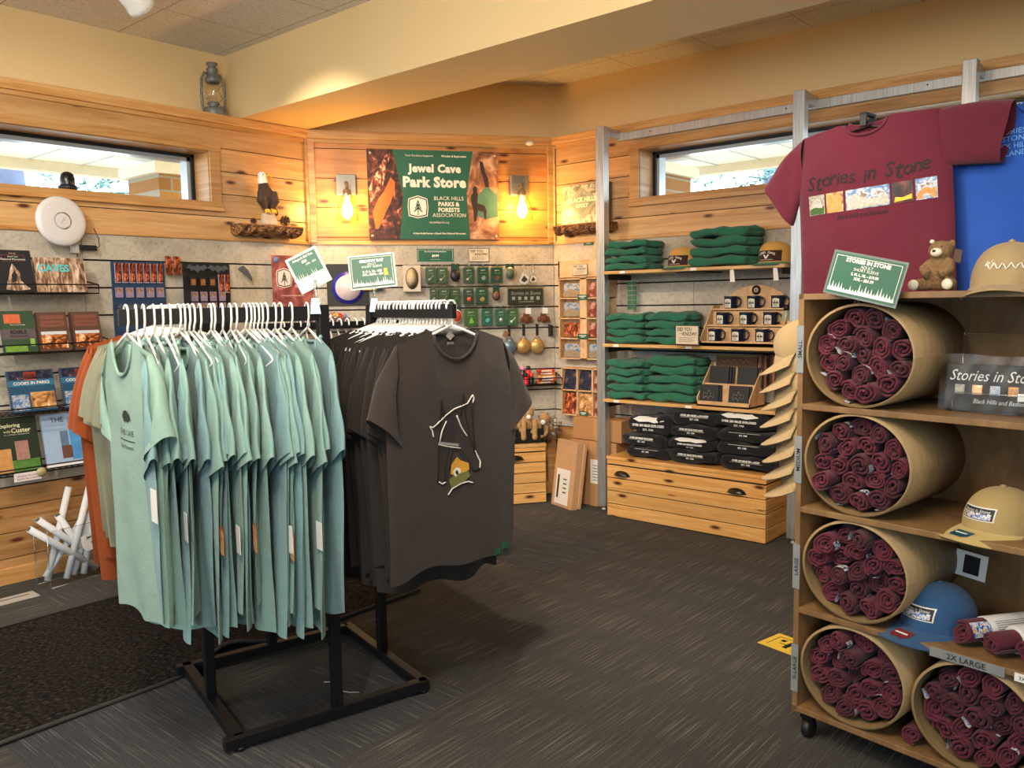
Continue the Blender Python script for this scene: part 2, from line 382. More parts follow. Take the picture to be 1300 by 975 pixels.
wall('wall_left', 'L', -3.45, 3.42, HL); wall('wall_right', 'R', -3.9, 3.1, HR); wall('wall_corner', 'D', -.02, 1.70, None)
mb = MB(); mb.box(-5.1, 3.2, -3.6, -3.45, 0, H); struct(mb.build('wall_front', PAINT))
mb = MB(); mb.box(3.05, 3.2, -3.6, 5.0, 0, H); struct(mb.build('wall_side', PAINT))
def cladding(name, fr, u0, u1, hole, mat, bh=.1367, start=1.815):
    mb = MB()
    rows(mb, u0, u1, WB, WT, bh, hole, m=0, backm=1, start=start)
    for r in minus((u0, u1, WB, WT), hole): mb.box(r[0], r[1], .02, .15, r[2], r[3], 1)
    struct(mb.build(name, [mat, BL], None, at(fr, 0, 0), FR[fr][1]))
cladding('wall_left_cladding', 'L', -3.4, 3.42, HL, PINE); cladding('wall_right_cladding', 'R', -3.72, 3.05, HR, PINE)
cladding('wall_corner_cladding', 'D', 0, 1.697, None, PINE2, .195, 1.665)
n = 0
for fr, u0, u1 in (('L', -3.4, 3.43), ('D', -.01, 1.705), ('R', -3.725, 3.05)):     # ledge cap
    n += 1; mb = MB(); mb.box(u0, u1, -.022, .15, 2.505, LT); mb.box(u0, u1, -.010, .01, 2.478, 2.505); struct(mb.build('trim_%d' % n, TRIMW, None, at(fr, 0, 0), FR[fr][1], bevel=.004))
    n += 1; mb = MB(); mb.box(u0, u1, -.010, .01, WB-.012, WB+.012); struct(mb.build('trim_%d' % n, TRIMW, None, at(fr, 0, 0), FR[fr][1], bevel=.003))
for u0, u1 in ((0.0, .045), (1.655, 1.697)):
    n += 1; mb = MB(); mb.box(u0, u1, -.022, .01, WB, 2.505); struct(mb.build('trim_%d' % n, TRIMW, None, at('D', 0, 0), FR['D'][1], bevel=.003))
for fr, u in (('L', 3.405), ('R', -3.705)):
    n += 1; mb = MB(); mb.box(u-.014, u+.014, -.016, .01, WB, 2.505); struct(mb.build('trim_%d' % n, TRIMW, None, at(fr, 0, 0), FR[fr][1], bevel=.003))
def slats(name, fr, u0, u1, vl=()):
    mb = MB(); mb.box(u0, u1, .012, .15, WS, WB, 1); z = WB; first = True
    zs = [WB, 1.668]+[1.668-.1495*k for k in range(1, 9)]
    us = [u0]+list(vl)+[u1]
    for a, b in zip(zs[:-1], zs[1:]):
        b = max(b, WS)
        for p, q in zip(us[:-1], us[1:]): mb.box(p+.0015, q-.0015, 0, .013, b+.005, a-.005, 0)
    struct(mb.build(name, [STONE, BL], None, at(fr, 0, 0), FR[fr][1]))
slats('wall_left_slatwall', 'L', -3.4, 3.42, (-.5, .72, 1.94)); slats('wall_corner_slatwall', 'D', 0, 1.697, ()); slats('wall_right_slatwall', 'R', -3.72, 3.05, (-2.6, -1.4, -.2, 1))
def wains(name, fr, u0, u1):
    mb = MB(); rows(mb, u0, u1, 0, WS, .132, None); mb.box(u0, u1, .02, .15, 0, WS, 1)
    struct(mb.build(name, [PINEB, BL], None, at(fr, 0, 0), FR[fr][1]))
wains('wall_left_wainscot', 'L', -3.4, 3.42); wains('wall_corner_wainscot', 'D', 0, 1.697); wains('wall_right_wainscot', 'R', -3.72, 3.05)
for nm, fr, u0, u1 in (('baseboard_left', 'L', -3.4, 3.42), ('baseboard_corner', 'D', 0, 1.697), ('baseboard_right', 'R', -3.72, 3.05)):
    mb = MB(); mb.box(u0, u1, -.014, .005, 0, .085); struct(mb.build(nm, TRIMW, None, at(fr, 0, 0), FR[fr][1], bevel=.003))
for u in (.03, 1.665):
    n += 1; mb = MB(); mb.box(u-.03, u+.03, -.012, .01, .085, WS); struct(mb.build('trim_%d' % n, TRIMW, None, at('D', 0, 0), FR['D'][1], bevel=.003))
# beam
mb = MB(); mb.box(-4.86, 3.1, 2.93, 3.42, 2.562, H+.01); struct(mb.build('beam', PAINT))
# windows
DKF = M('#15181b', .35, .3, name='black_window_frame')
def window(k, fr, h, cw=.075):
    u0, u1, z0, z1 = h; r = bpy.data.objects.new('window_%d' % k, None); COL.objects.link(r); r.location = at(fr, 0, 0); r.rotation_euler = (0, 0, FR[fr][1]); struct(r)
    mb = MB()                                           # casing on the wall and the deep wooden reveal
    mb.box(u0-cw*.9, u0, -.016, .002, z0-cw*.2, z1+cw*.6); mb.box(u1, u1+cw*.9, -.016, .002, z0-cw*.2, z1+cw*.6)
    mb.box(u0-cw, u1+cw, -.018, .002, z1, z1+cw*.65); mb.box(u0-cw, u1+cw, -.028, .002, z0-.05, z0-.002)
    mb.build('window_casing', TRIMW, r, bevel=.003)
    mb = MB(); mb.box(u0-.02, u0+.004, 0, .30, z0, z1); mb.box(u1-.004, u1+.02, 0, .30, z0, z1); mb.box(u0, u1, 0, .30, z1-.004, z1+.02); mb.box(u0, u1, -.026, .30, z0-.02, z0+.004)
    mb.build('window_reveal', TRIMW, r)
    mb = MB(); f = .028; y0, y1 = .16, .22
    mb.box(u0, u0+f, y0, y1, z0, z1); mb.box(u1-f, u1, y0, y1, z0, z1); mb.box(u0, u1, y0, y1, z1-f*.8, z1); mb.box(u0, u1, y0, y1, z0, z0+f*.7)
    mb.build('window_frame', DKF, r, bevel=.003)
    mb = MB(); mb.box(u0+f, u0+f+.02, y0+.01, y1+.03, z0+.02, z1-.02); mb.box(u1-f-.02, u1-f, y0+.01, y1+.03, z0+.02, z1-.02); mb.box(u0+f, u1-f, y0+.01, y1+.03, z1-.045, z1-.022)
    mb.build('window_sash', M('#a9b4bd', .3, .5), r)
    mb = MB(); mb.box(u0+f, u1-f, .195, .199, z0+.018, z1-.02); mb.build('window_pane', GLASS, r)
window(1, 'L', HL); window(2, 'R', HR)

# ------------------------------------------------------------------ outside
SOF = M('#f1f1ee', .8, var=.02, name='white_soffit')
def soffit(fr, u0, u1, D, zb):
    mb = MB(); mb.box(u0, u1, .33, D, 2.58, 2.63, 0)
    u = u0
    while u < u1: mb.box(u, u+.006, .33, D-.05, 2.572, 2.58, 1); u += .4
    mb.box(u0, u1, D-.12, D, zb, 2.72, 2)
    o = mb.build('exterior_eave', [SOF, M('#b9bcbf', .8), M('#d9d2c0', .8)], None, at(fr, 0, 0), FR[fr][1]); struct(o)
soffit('L', -3, 3.9, 2.6, 2.50); soffit('R', -4.3, 3, 2.2, 2.51)
def pier(fr, u, off, w):
    t = thing('brick_pier', 'tan brick pier with pale cap under the eave outside the %s window' % ('left' if fr == 'L' else 'right'), 'brick pier', fr, u, -off)
    mb = MB(); mb.box(-w/2, w/2, 0, .5, 0, 2.42); mb.build('brickwork', BRICK, t)
    mb = MB(); mb.box(-w/2-.05, w/2+.05, -.05, .55, 2.42, 2.50); mb.build('cap', M('#d9d2c0', .8), t)
pier('L', 3.46, 1.5, .62); pier('R', -3.80, 1.15, .55)
BARK = M('#4c5870', .9, var=.45, sc=9, name='grey_bark'); NEED = pic('green_needles', [(.35, '#1f4a48'), (.5, '#4d7a74'), (.65, '#8fb5ae')], 30, rough=.9)
def tree(fr, u, off, h, r, seed, lab, low=1.4):
    rnd = random.Random(seed); t = thing('pine_tree', lab, 'tree', fr, u, -off)
    mb = MB(); mb.tube([(0, 0, 0), (.02, 0, h*.5), (0, .03, h)], [r, r*.85, r*.3], 12); mb.build('trunk', BARK, t)
    mb = MB()
    for i in range(230):
        z = low+rnd.random()*(h-low); a = rnd.random()*2*pi; R = (1.5*(1-(z-low)/(h-low+.5))+.25); q = R*(.25+.75*rnd.random())
        p = Vector((cos(a)*q, sin(a)*q*.7, z)); 
        if i % 4 == 0: mb.tube([(0, 0, z), tuple(p*.5+Vector((0, 0, z*.5))), tuple(p)], [.02, .012, .004], 4)
        for k in range(9):
            d = Vector((rnd.uniform(-1, 1), rnd.uniform(-1, 1), rnd.uniform(-.5, .7))).normalized()*rnd.uniform(.08, .17); e = Vector((rnd.uniform(-1, 1), rnd.uniform(-1, 1), rnd.uniform(-1, 1))).normalized()*.02
            c = p+Vector((rnd.uniform(-.12, .12),)*3); mb.add([c-e, c+e, c+d], [(0, 1, 2)])
    mb.build('foliage', NEED, t)
for i, (u, off, h, r) in enumerate(((-.2, 4.4, 5.5, .24), (1.5, 5.6, 6, .16), (3.0, 4.4, 5, .28), (5.4, 6.0, 6, .2))):
    tree('L', u, off, h, r, i, ['tree with thick grey trunk outside the left end of the left window', 'slim tree behind the dark camera on the left window sill', 'grey trunked tree outside, left of the brick pier at left window', 'far tree outside beyond the brick pier of the left window'][i])
for i, (u, off, h, r) in enumerate(((-4.0, 4.4, 5.0, .16), (-3.0, 3.6, 4.6, .13), (-1.8, 4.4, 5.5, .2), (-.3, 4, 5, .18))):
    tree('R', u, off, h, r, 20+i, ['feathery green tree outside, just right of the brick pier', 'green tree outside the middle of the right window', 'green tree outside behind the maroon display shirt', 'tree outside at the far right end of right window'][i], .9)
mb = MB(); mb.box(-14, -5.25, -8, 14, -.35, -.25); mb.box(-5.25, 12, 5.2, 14, -.35, -.25); struct(mb.build('ground', M('#8c8a7c', .95, var=.3, sc=2)))

# ------------------------------------------------------------------ floor things
mb = MB()
def matf(i, j):
    y = -2.4+j*5.1; x0, x1 = -4.08+.03*sin(y), -2.90-.03*sin(y*1.3)-.04*y/2
    bump = .045*math.exp(-((y-1.70)/.13)**2)*max(0, (i-.86)/.14)
    return (x0+(x1-x0)*i+(-.05*math.exp(-((y-1.72)/.14)**2) if i > .93 else 0), y, .012+bump+.004*sin(y*3)*i)
mb.grid(matf, 30, 120); top = len(mb.v)
mb.tube([(lambda p: (p[0], p[1], p[2]-.002))(matf(1, j/119)) for j in range(120)], .0085, 6, 1)
mb.tube([(lambda p: (p[0], p[1], p[2]-.002))(matf(0, j/119)) for j in range(120)], .008, 6, 1)
for j in range(119):
    pass
o = mb.build('floor_mat', [MATM, M('#3a3734', .8)]); tag(o, 'long black floor mat with a rubber edge curled up beside the clothing rack', 'floor mat')
s = o.modifiers.new('s', 'SOLIDIFY'); s.thickness = .008; s.offset = -1
t = thing('floor_vent', 'pale grey metal vent plate set in the carpet at far left', 'floor vent', 'W', -4.43, 1.36)
mb = MB(); mb.box(-.05, .05, -.28, .14, 0, .006); mb.build('plate', M('#b9b4ac', .45, .1), t, bevel=.002)
mb = MB(); mb.box(-.012, -.004, -.25, .11, .006, .0068); mb.build('slot', BLACK, t)
t = thing('yellow_note', 'yellow paper note with a black drawing on the carpet beside the bookcase', 'paper', 'W', -1.28, 3.19, 0.001, RD(-12))
mb = MB(); mb.box(-.11, .11, -.075, .075, 0, .0015); mb.build('sheet', M('#d9b93f', .7, var=.04), t)
mb = MB()
for a, b, c, d in ((-.085, .085, .045, .048), (-.085, -.082, -.05, .045), (-.05, .03, -.01, -.006), (-.02, .0, -.04, .03), (.02, .05, -.045, -.04), (-.06, -.04, .01, .03)): mb.box(a, b, c, d, .0015, .002)
mb.build('drawing', BLACK, t)
mb = MB(); mb.tube([(-2.50+.028*i, 1.80+.02*sin(i*1.1)+.004*i, .003) for i in range(7)], .0015, 5)
tag(mb.build('white_thread', WHITE), 'short white thread lying on the carpet under the clothing rack', 'thread')
t = thing('leaning_package', 'flat tan shipping package in plastic leaning upright by the small chest', 'package', 'W', -3.42, 4.46, .002, RD(-18), rot=(RD(-8), 0, RD(-18)))
mb = MB(); mb.box(-.12, .12, 0, .05, 0, .46); mb.box(-.115, .13, .05, .075, .01, .45); mb.build('carton', M('#c49a70', .7), t, bevel=.003)
mb = MB(); mb.box(-.085, .07, -.002, 0, .02, .26); mb.build('shipping_label', PAPER, t)
mb = MB(); mb.box(-.065, -.045, -.003, -.002, .06, .22)
for z in (.1, .13, .16, .19): mb.box(.0, .04, -.003, -.002, z, z+.008)
mb.build('barcode', BLACK, t)
mb = MB(); mb.lathe([(.012, -.003), (.012, -.002)], (.03, 0, .40), 14, 0, 'y'); mb.build('sticker', WHITE, t)
mb = MB(); mb.box(-.122, .134, -.004, -.003, 0, .47); mb.build('plastic_sleeve', glassy('thin_poly', (1, 1, 1, 1), .04, .15), t)
def carton(u, off, z, w, d, h, rz, lab, label=True):
    t = thing('cardboard_box', lab, 'cardboard box', 'R', u, off, z, rz)
    mb = MB(); mb.box(-w/2, w/2, 0, d, 0, h); mb.build('carton', CARDB, t, bevel=.004)
    mb = MB(); mb.box(-.025, .025, -.001, 0, 0, h); mb.box(-.025, .025, 0, d, h, h+.001); mb.build('packing_tape', M('#b88e60', .25), t)
    if label:
        mb = MB(); mb.box(-.02, .10, -.003, -.001, h*.35, h*.72); mb.build('address_label', PAPER, t)
        mb = MB(); 
        for k in range(6): mb.box(.0, .08, -.004, -.003, h*(.4+.045*k), h*(.4+.045*k)+.004)
        mb.build('print', BLACK, t)
carton(-3.27, .168, .0, .38, .15, .45, 0, 'tall brown cardboard box with white label behind the steel post')
carton(-3.24, .166, .455, .40, .15, .15, 0, 'brown cardboard box stacked on the tall box with white label', False)
mb = MB(); rnd = random.Random(5)
def crump(i, j):
    a = i*2*pi; q = j*pi; r = .085*(1+.3*sin(7*a+3*q)+.25*sin(11*q+a*2))
    return (r*1.1*sin(q)*cos(a), r*.6*sin(q)*sin(a), r*.9*cos(q))
mb.grid(crump, 28, 18, wrap=True)
tag(mb.build('plastic_bag', glassy('crinkled_poly', (1, 1, 1, 1), .16, .18), None, at('D', 1.60, .12, .50), smooth=False), 'crumpled clear plastic bag stuffed behind the leaning package', 'plastic bag')

# ------------------------------------------------------------------ light fittings
def track_head(x, y, z, tgt, lab):
    t = thing('track_light', lab, 'track light', 'W', x, y, z); d = (Vector(tgt)-Vector((x, y, z))).normalized(); q = d.to_track_quat('-Z', 'Y').to_euler()
    mb = MB(); mb.lathe([(.002, .10), (.045, .095), (.058, .06), (.060, -.045), (.066, -.06), (.066, -.085), (.056, -.085), (.054, -.05), (.002, -.045)], n=10); mb.build('lamp_can', M('#dedcd6', .35), t, rot=q)
    mb = MB(); mb.lathe([(.002, -.047), (.05, -.049)], n=20); mb.build('lamp_face', glow('lamp_face_glow', (1, .85, .65), 2.), t, rot=q)
    mb = MB(); mb.tube([(0, 0, .06), (0, 0, H-z-.03)], .011, 8); mb.cbox((0, 0, H-z-.02), (.06, .06, .035)); mb.build('stem', M('#dedcd6', .35), t)
mb = MB(); mb.box(-3.9, .8, 1.555, 1.585, H-.022, H+.001); struct(mb.build('trim_40', M('#d8d6d0', .4)))
track_head(-3.72, 1.80, 2.775, (-4.3, 4.0, 1.3), 'white track light can hanging from the ceiling above the left window')
track_head(-2.55, 1.57, 2.84, (-2.9, 4.7, .9), 'white track light can near the middle of the ceiling')
track_head(-1.35, 1.57, 2.84, (-2.2, 4.6, .8), 'white track light can at the right of the ceiling track')
def sconce(u, z, lab):
    t = thing('wall_sconce', lab, 'wall lamp', 'D', u, 0, z)
    mb = MB(); mb.box(-.065, .065, -.028, 0, .06, .20); mb.build('backplate', M('#8c8a80', .3, .6), t, bevel=.004)
    mb = MB(); mb.tube([(0, -.03, .13), (0, -.075, .135), (0, -.09, .10), (0, -.09, .06)], [.012, .010, .010, .012], 10); mb.lathe([(.010, .10), (.026, .085), (.032, .05), (.030, .035)], (0, -.09, 0), 18); mb.lathe([(.006, .15), (.016, .14), (.006, .125)], (0, -.05, 0), 10); mb.build('socket', M('#b8aa90', .25, .8), t)
    mb = MB(); mb.lathe([(.034, .052), (.040, .035), (.062, .0), (.070, -.05), (.074, -.115), (.072, -.115), (.068, -.05), (.060, .0), (.036, .04)], (0, -.09, 0), 24); mb.build('glass_shade', JAR, t)
    mb = MB(); mb.lathe([(.001, -.10), (.022, -.092), (.035, -.06), (.032, -.025), (.016, .01), (.012, .035)], (0, -.09, 0), 16); mb.build('bulb', glow('amber_bulb', (1, .50, .08), 110.), t)
    p = at('D', u, .125, z-.02); lamp('sconce_bulb_light', 'POINT', p, (0, 0, 0), 17, (1, .56, .16), .035)
sconce(.245, 2.075, 'amber glowing wall lamp with glass shade left of the park store sign')
sconce(1.445, 2.09, 'amber glowing wall lamp with glass shade right of the park store sign')
# ------------------------------------------------------------------ shared small builders
def treeline(w, h, seed=3, n=22):
    """polygon of a row of pine silhouettes, local x 0..w, z 0..h"""
    rnd = random.Random(seed); p = [(0, 0)]; x = 0
    env = lambda t: .45+.55*abs(cos(t*5.2))*(1 if t < .25 or t > .72 else .55)
    for i in range(n):
        s = w/n; hh = h*env(i/n)*(.25+.75*rnd.random()**1.5); b = h*.16
        p += [(x+s*.05, b+hh*.15), (x+s*.3, b+hh*.35), (x+s*.5, b+hh), (x+s*.7, b+hh*.35), (x+s*.95, b+hh*.15)]; x += s
    return p+[(w, 0)]
def badge(mb, x, z, s, y, mo, mi, mt, outline=True):
    """rounded hexagonal badge with a small pine"""
    hexa = [(-.42, .36), (0, .5), (.42, .36), (.46, .0), (.42, -.40), (0, -.5), (-.42, -.40), (-.46, 0)]
    k = lambda q, f: [(x+a*s*f, z+b*s*f) for a, b in q]
    if outline: mb.prism(k(hexa, 1.0), y-.001, y, mi); mb.prism(k(hexa, .92), y-.0014, y-.001, mo)
    mb.prism(k(hexa, .82), y-.0018, y-.0014, mi)
    for dz, w in ((.17, .10), (.03, .15), (-.11, .20)):
        mb.prism([(x-w*s, z+(dz-.10)*s), (x-w*s*.9, z+(dz-.13)*s), (x, z+(dz+.03)*s), (x+w*s*.9, z+(dz-.13)*s), (x+w*s, z+(dz-.10)*s), (x, z+(dz+.14)*s)], y-.0024, y-.0018, mt)
    mb.box(x-.018*s, x+.018*s, y-.0024, y-.0018, z-.38*s, z+.1*s, mt)
def price_sign(t, w, h, lines, tree=True, clear=.006, m=GREEN, seed=3, border=True, lam='#b9c2ba'):
    """laminated sign, local origin at its centre bottom, facing -y"""
    mb = MB(); mb.box(-w/2-clear, w/2+clear, 0, .0015, -clear, h+clear, 0); mb.build('laminate', M(lam, .25, var=.02), t)
    mb = MB(); mb.box(-w/2, w/2, -.001, 0, 0, h); mb.build('green_card', m, t)
    mb = MB()
    if border:
        e = .0016; b = .006*w/.2
        for r in ((-w/2+b, w/2-b, h-b-e, h-b), (-w/2+b, -w/2+b+e, b, h-b), (w/2-b-e, w/2-b, b, h-b)): mb.box(r[0], r[1], -.0016, -.001, r[2], r[3])
    if tree: mb.prism([(-w/2+.004+a, .006+b) for a, b in treeline(w-.008, h*.36, seed)], -.0016, -.001)
    mb.build('white_artwork', PAPER, t)
    mb = MB()
    for s, z, hh, b in lines: mb.text(s, 0, z*h, hh*h, -.0018, bold=b, maxw=w*.86)
    mb.build('lettering', M('#e9e7dd', .5, var=.02), t)
def did_you_know(fr, u, off, z, w, h, lab, rz=0):
    t = thing('wood_sign', lab, 'sign', fr, u, off, z, rz)
    mb = MB(); mb.box(-w/2, w/2, -.004, 0, 0, h); mb.build('board', M('#d8c9ae', .6), t)
    e = h*.03; mb = MB()
    for r in ((-w/2, w/2, h-e, h), (-w/2, w/2, 0, e), (-w/2, -w/2+e, 0, h), (w/2-e, w/2, 0, h)): mb.box(r[0], r[1], -.005, -.004, r[2], r[3])
    mb.text('DID YOU', -w*.10, h*.80, h*.20, -.005, bold=.02, maxw=w*.62); mb.text('KNOW?', w*.12, h*.56, h*.20, -.005, bold=.02, maxw=w*.6); mb.box(-w*.32, -w*.2, -.005, -.004, h*.55, h*.57)
    for k in range(4): mb.box(-w*.36, w*.36-.02*(k % 2), -.005, -.004, h*(.36-.07*k), h*(.375-.07*k))
    mb.build('lettering', BLACK, t); return t

# ------------------------------------------------------------------ corner wall: store sign
t = thing('store_sign', 'green Jewel Cave Park Store sign with cave pictures on the corner wall', 'sign', 'D', .84, .022, 1.845)
w, h = .905, .602
mb = MB(); mb.box(-w/2, w/2, 0, .02, 0, h); mb.build('panel', GREEN, t)
GEOM_L = [(-w/2, 0), (-.245, 0), (-.215, h*.48), (-.28, h), (-w/2, h)]
mb = MB(); mb.prism(GEOM_L, -.001, 0); mb.build('flowstone_picture', ROCKD, t)
mb = MB(); mb.prism([(-.297, .415), (-.268, .385), (-.272, .327), (-.305, .24), (-.335, .185), (-.36, .12), (-.39, .07), (-.406, .07), (-.424, .18), (-.385, .268), (-.338, .33)], -.0015, -.001)
mb.build('orange_flowstone', M('#e8641c', .4, var=.5, sc=9), t)
mb = MB(); mb.prism([(-.44, .24), (-.35, .36), (-.29, .58), (-.33, .56), (-.37, .48), (-.42, .40), (-.445, .33)], -.0014, -.001); mb.build('rock_band', pic('banded_rock_picture', [(.4, '#1c0d08'), (.52, '#9a4a2a'), (.62, '#f0c4a0')], 20, (2, 1, 1)), t)
mb = MB(); mb.prism([(.245, 0), (w/2, 0), (w/2, h), (.275, h), (.225, h*.52)], -.001, 0); mb.build('cave_picture', ROCKG, t)
mb = MB(); mb.prism([(.30, .30), (.37, .37), (.445, .30), (.445, .16), (.36, .14), (.30, .16)], -.0014, -.001); mb.build('teal_cave_light', M('#47705f', .5, var=.5, sc=12), t)
mb = MB(); mb.prism([(.32, .54), (.345, .53), (.36, .46), (.38, .42), (.385, .36), (.36, .36), (.345, .42), (.325, .48)], -.0015, -.001)
mb.prism([(.255, .30), (.27, .32), (.268, .35), (.28, .365), (.30, .355), (.298, .33), (.305, .31), (.30, .25), (.35, .235), (.365, .20), (.36, .14), (.35, .14), (.34, .19), (.305, .20), (.29, .13), (.275, .12), (.27, .2), (.258, .25)], -.0018, -.001)
mb.build('silhouettes', M('#2a1e1a', .5), t)
mb = MB(); mb.text('Jewel Cave', 0.005, h*.785, h*.125, -.001, bold=.05, sp=1.08, maxw=.46); mb.text('Park Store', 0.005, h*.645, h*.125, -.001, bold=.05, sp=1.08, maxw=.44)
mb.text('Your Purchase Supports', -.10, h*.935, h*.03, -.001, bold=0, maxw=.27); mb.text('Wonder & Exploration', .14, h*.935, h*.03, -.001, bold=.03, maxw=.24)
mb.text('BLACK HILLS', .10, h*.465, h*.042, -.001, maxw=.24); mb.text('PARKS &', .10, h*.40, h*.05, -.001, bold=.04, maxw=.24); mb.text('FORESTS', .10, h*.335, h*.05, -.001, bold=.04, maxw=.24); mb.text('ASSOCIATION', .10, h*.275, h*.042, -.001, maxw=.24)
mb.text('blackhillsparks.org', .03, h*.19, h*.028, -.001, maxw=.2); mb.text('A Non-Profit Partner of Jewel Cave National Monument', .03, h*.065, h*.026, -.001, bold=.03, maxw=.48)
mb.build('lettering', M('#e6ddcc', .5, var=.02), t)
mb = MB(); badge(mb, -.115, h*.365, .155, -.001, 0, 1, 0); mb.build('badge', [DKGREEN, M('#e6ddcc', .5, var=.02)], t)
for x, z in ((-.43, .575), (-.43, .022), (.43, .022), (.43, .575)):
    mb = MB(); mb.lathe([(.008, -.0), (.008, .003), (.001, .005)], (x, 0, z), 12, 0, 'y'); mb.build('screw', M('#c9c6bf', .3, .5), t)
t = thing('price_sign', 'small green $4.99 price sign high on the corner slat wall', 'sign', 'D', .84, .004, 1.693)
price_sign(t, .258, .09, [('Pins, Patches & Hiking Medallions', .76, .12, .02), ('$4.99', .45, .22, .05), ('plus applicable sales tax', .18, .07, 0)], tree=False, clear=.002)
did_you_know('D', 1.147, .004, 1.692, .146, .092, 'small cream Did You Know sign on corner slat wall right of the $4.99 sign')
t = thing('camera_dome', 'small white dome on the ledge above the right wall lamp', 'dome camera', 'D', 1.52, .03, 2.50); mb = MB(); mb.ball((0, 0, .012), (.03, .025, .016), 16); mb.build('dome', WHITE, t)

# carded souvenirs on pegs
def peg(t, z, l=.07): mb = MB(); mb.tube([(0, 0, z), (0, -l, z), (0, -l-.006, z+.008)], .002, 5); mb.build('peg', STEEL, t)
CH = {'silver': M('#b9b9b4', .3, .7), 'gold': M('#c9a04a', .35, .6), 'orange': M('#c8502a', .4), 'white': WHITE, 'teal': M('#4aa6a0', .4), 'black': BLACK, 'green': M('#76a84a', .4), 'bronze': M('#7a4f2a', .4, .4)}
def pack(u, z, w, h, col, charm, shape, lab, seed):
    rnd = random.Random(seed); t = thing('souvenir_pack', lab, 'souvenir pack', 'D', u, .004, z-h, 0, 'carded souvenirs on the corner slat wall')
    peg(t, h*.95)
    mb = MB()
    for k in range(3): mb.box(-w/2, w/2, -.018*(k+1)-.003, -.018*(k+1), 0, h*.82)
    mb.build('card', M(col, .5), t)
    mb = MB(); mb.box(-w/2-.002, w/2+.002, -.060, -.0592, -.002, h); mb.box(-w/2, w/2, -.0605, -.060, h*.82, h); mb.build('clear_header', glassy('pack_film', (.9, .93, .9, 1), .10, .12), t)
    y = -.0578; mb = MB(); mb.box(-w*.13, w*.2, y-.0006, y, h*.66, h*.70); mb.box(-w*.3, w*.3, y-.0006, y, h*.52, h*.535); mb.prism([(-w*.26, h*.64), (-w*.17, h*.73), (-w*.08, h*.64)], y-.0006, y); mb.build('print', PAPER, t)
    mb = MB(); z0 = h*.27; r = w*.22
    if shape == 'round': mb.lathe([(r, 0), (r, .004), (.001, .005)], (0, y, z0), 16, 0, 'y')
    elif shape == 'tree': mb.prism([(-r, z0-r), (r, z0-r), (0, z0+r*1.3)], y-.004, y)
    elif shape == 'key': mb.tube([(-r, y-.002, z0-r*.6), (0, y-.002, z0), (r, y-.002, z0+r), (r*.7, y-.002, z0+r*1.4)], .0022, 5); mb.lathe([(r*.55, 0), (r*.55, .004), (.001, .005)], (-r*.8, y, z0-r*.7), 12, 0, 'y')
    elif shape == 'gem':
        mb.prism([(-r, z0), (-r*.3, z0+r*.8), (r*.5, z0+r*.9), (r, z0+.1*r), (r*.3, z0-r), (-r*.6, z0-r*.8)], y-.005, y)
    mb.build('charm', CH[charm], t)
def medal(u, z, w, h, col, ring, lab):
    t = thing('souvenir_patch', lab, 'souvenir patch', 'D', u, .004, z-h, 0, 'carded souvenirs on the corner slat wall'); peg(t, h*.95)
    mb = MB(); mb.box(-w*.42, w*.42, -.05, -.047, h*.55, h); mb.build('card', DKGREEN, t)
    mb = MB(); mb.lathe([(w*.5, 0), (w*.5, .004), (.001, .006)], (0, -.047, h*.38), 24, 0, 'y', sy=1.25); mb.build('rim', CH[ring], t)
    mb = MB(); mb.lathe([(w*.42, .005), (w*.42, .0075), (.001, .008)], (0, -.047, h*.38), 24, 0, 'y', sy=1.25); mb.build('medallion', M(col, .5, var=.4, sc=60), t)
G1, G2, G3 = '#2c6049', '#2a5140', '#3c7a6c'
orn = ['leftmost', 'second', 'third', 'fourth', 'fifth', 'sixth', 'seventh', 'eighth', 'ninth']
pack(.797, 1.672, .066, .128, G1, 'silver', 'key', 'green carded souvenir, leftmost in top row, under the $4.99 sign', 1)
pack(.877, 1.672, .072, .130, G1, 'silver', 'key', 'green carded souvenir with silver pin, second from left in top row', 2)
medal(.967, 1.676, .068, .132, '#22242a', 'black', 'black oval patch on green card, third from left in top row')
pack(1.064, 1.672, .072, .130, G1, 'silver', 'key', 'green carded souvenir, fourth from left in the top row', 3)
pack(1.165, 1.672, .074, .130, G1, 'silver', 'gem', 'green carded souvenir, fifth from left in the top row', 4)
pack(1.264, 1.670, .078, .128, G1, 'bronze', 'gem', 'green carded souvenir, sixth in top row, left of round silver medallion', 5)
medal(1.358, 1.674, .074, .110, '#4b5e50', 'silver', 'round silver rimmed green medallion, seventh in the top row')
def keyring(u, z, s, lab):
    t = thing('key_ring', lab, 'key ring', 'D', u, .004, z-.11, 0, 'carded souvenirs on the corner slat wall'); peg(t, .10)
    mb = MB(); mb.tube([(.016*cos(a*pi/6), -.055, .078+.018*sin(a*pi/6)) for a in range(13)], .0025, 6); mb.tube([(0, -.055, .06), (0, -.055, .04)], .004, 6); mb.build('split_ring', STEEL, t)
    mb = MB(); mb.prism([(-.034*s, .0), (-.016*s, .03*s), (-.012*s, .045*s), (.01*s, .04*s), (.036*s, .02*s), (.03*s, -.02*s), (.008*s, -.035*s), (-.03*s, -.02*s)], -.062, -.055); mb.build('tag_plate', M('#cfcbc4', .4), t)
    mb = MB(); mb.prism([(-.024*s, -.005), (0, .03*s), (.026*s, .0), (0, -.02*s)], -.0635, -.062); mb.build('tag_picture', M('#3a2c2a', .5), t)
keyring(1.458, 1.672, 1.0, 'silver key ring with jagged dark charm in top row near the right'); keyring(1.524, 1.672, .65, 'smallest silver key ring, last item of the top row')
pack(.813, 1.532, .044, .130, G2, 'silver', 'gem', 'narrow dark green pack, first in the second row above rack hangers', 6)
pack(.887, 1.528, .076, .128, G1, 'gold', 'key', 'green carded key chain, second in the second souvenir row', 7)
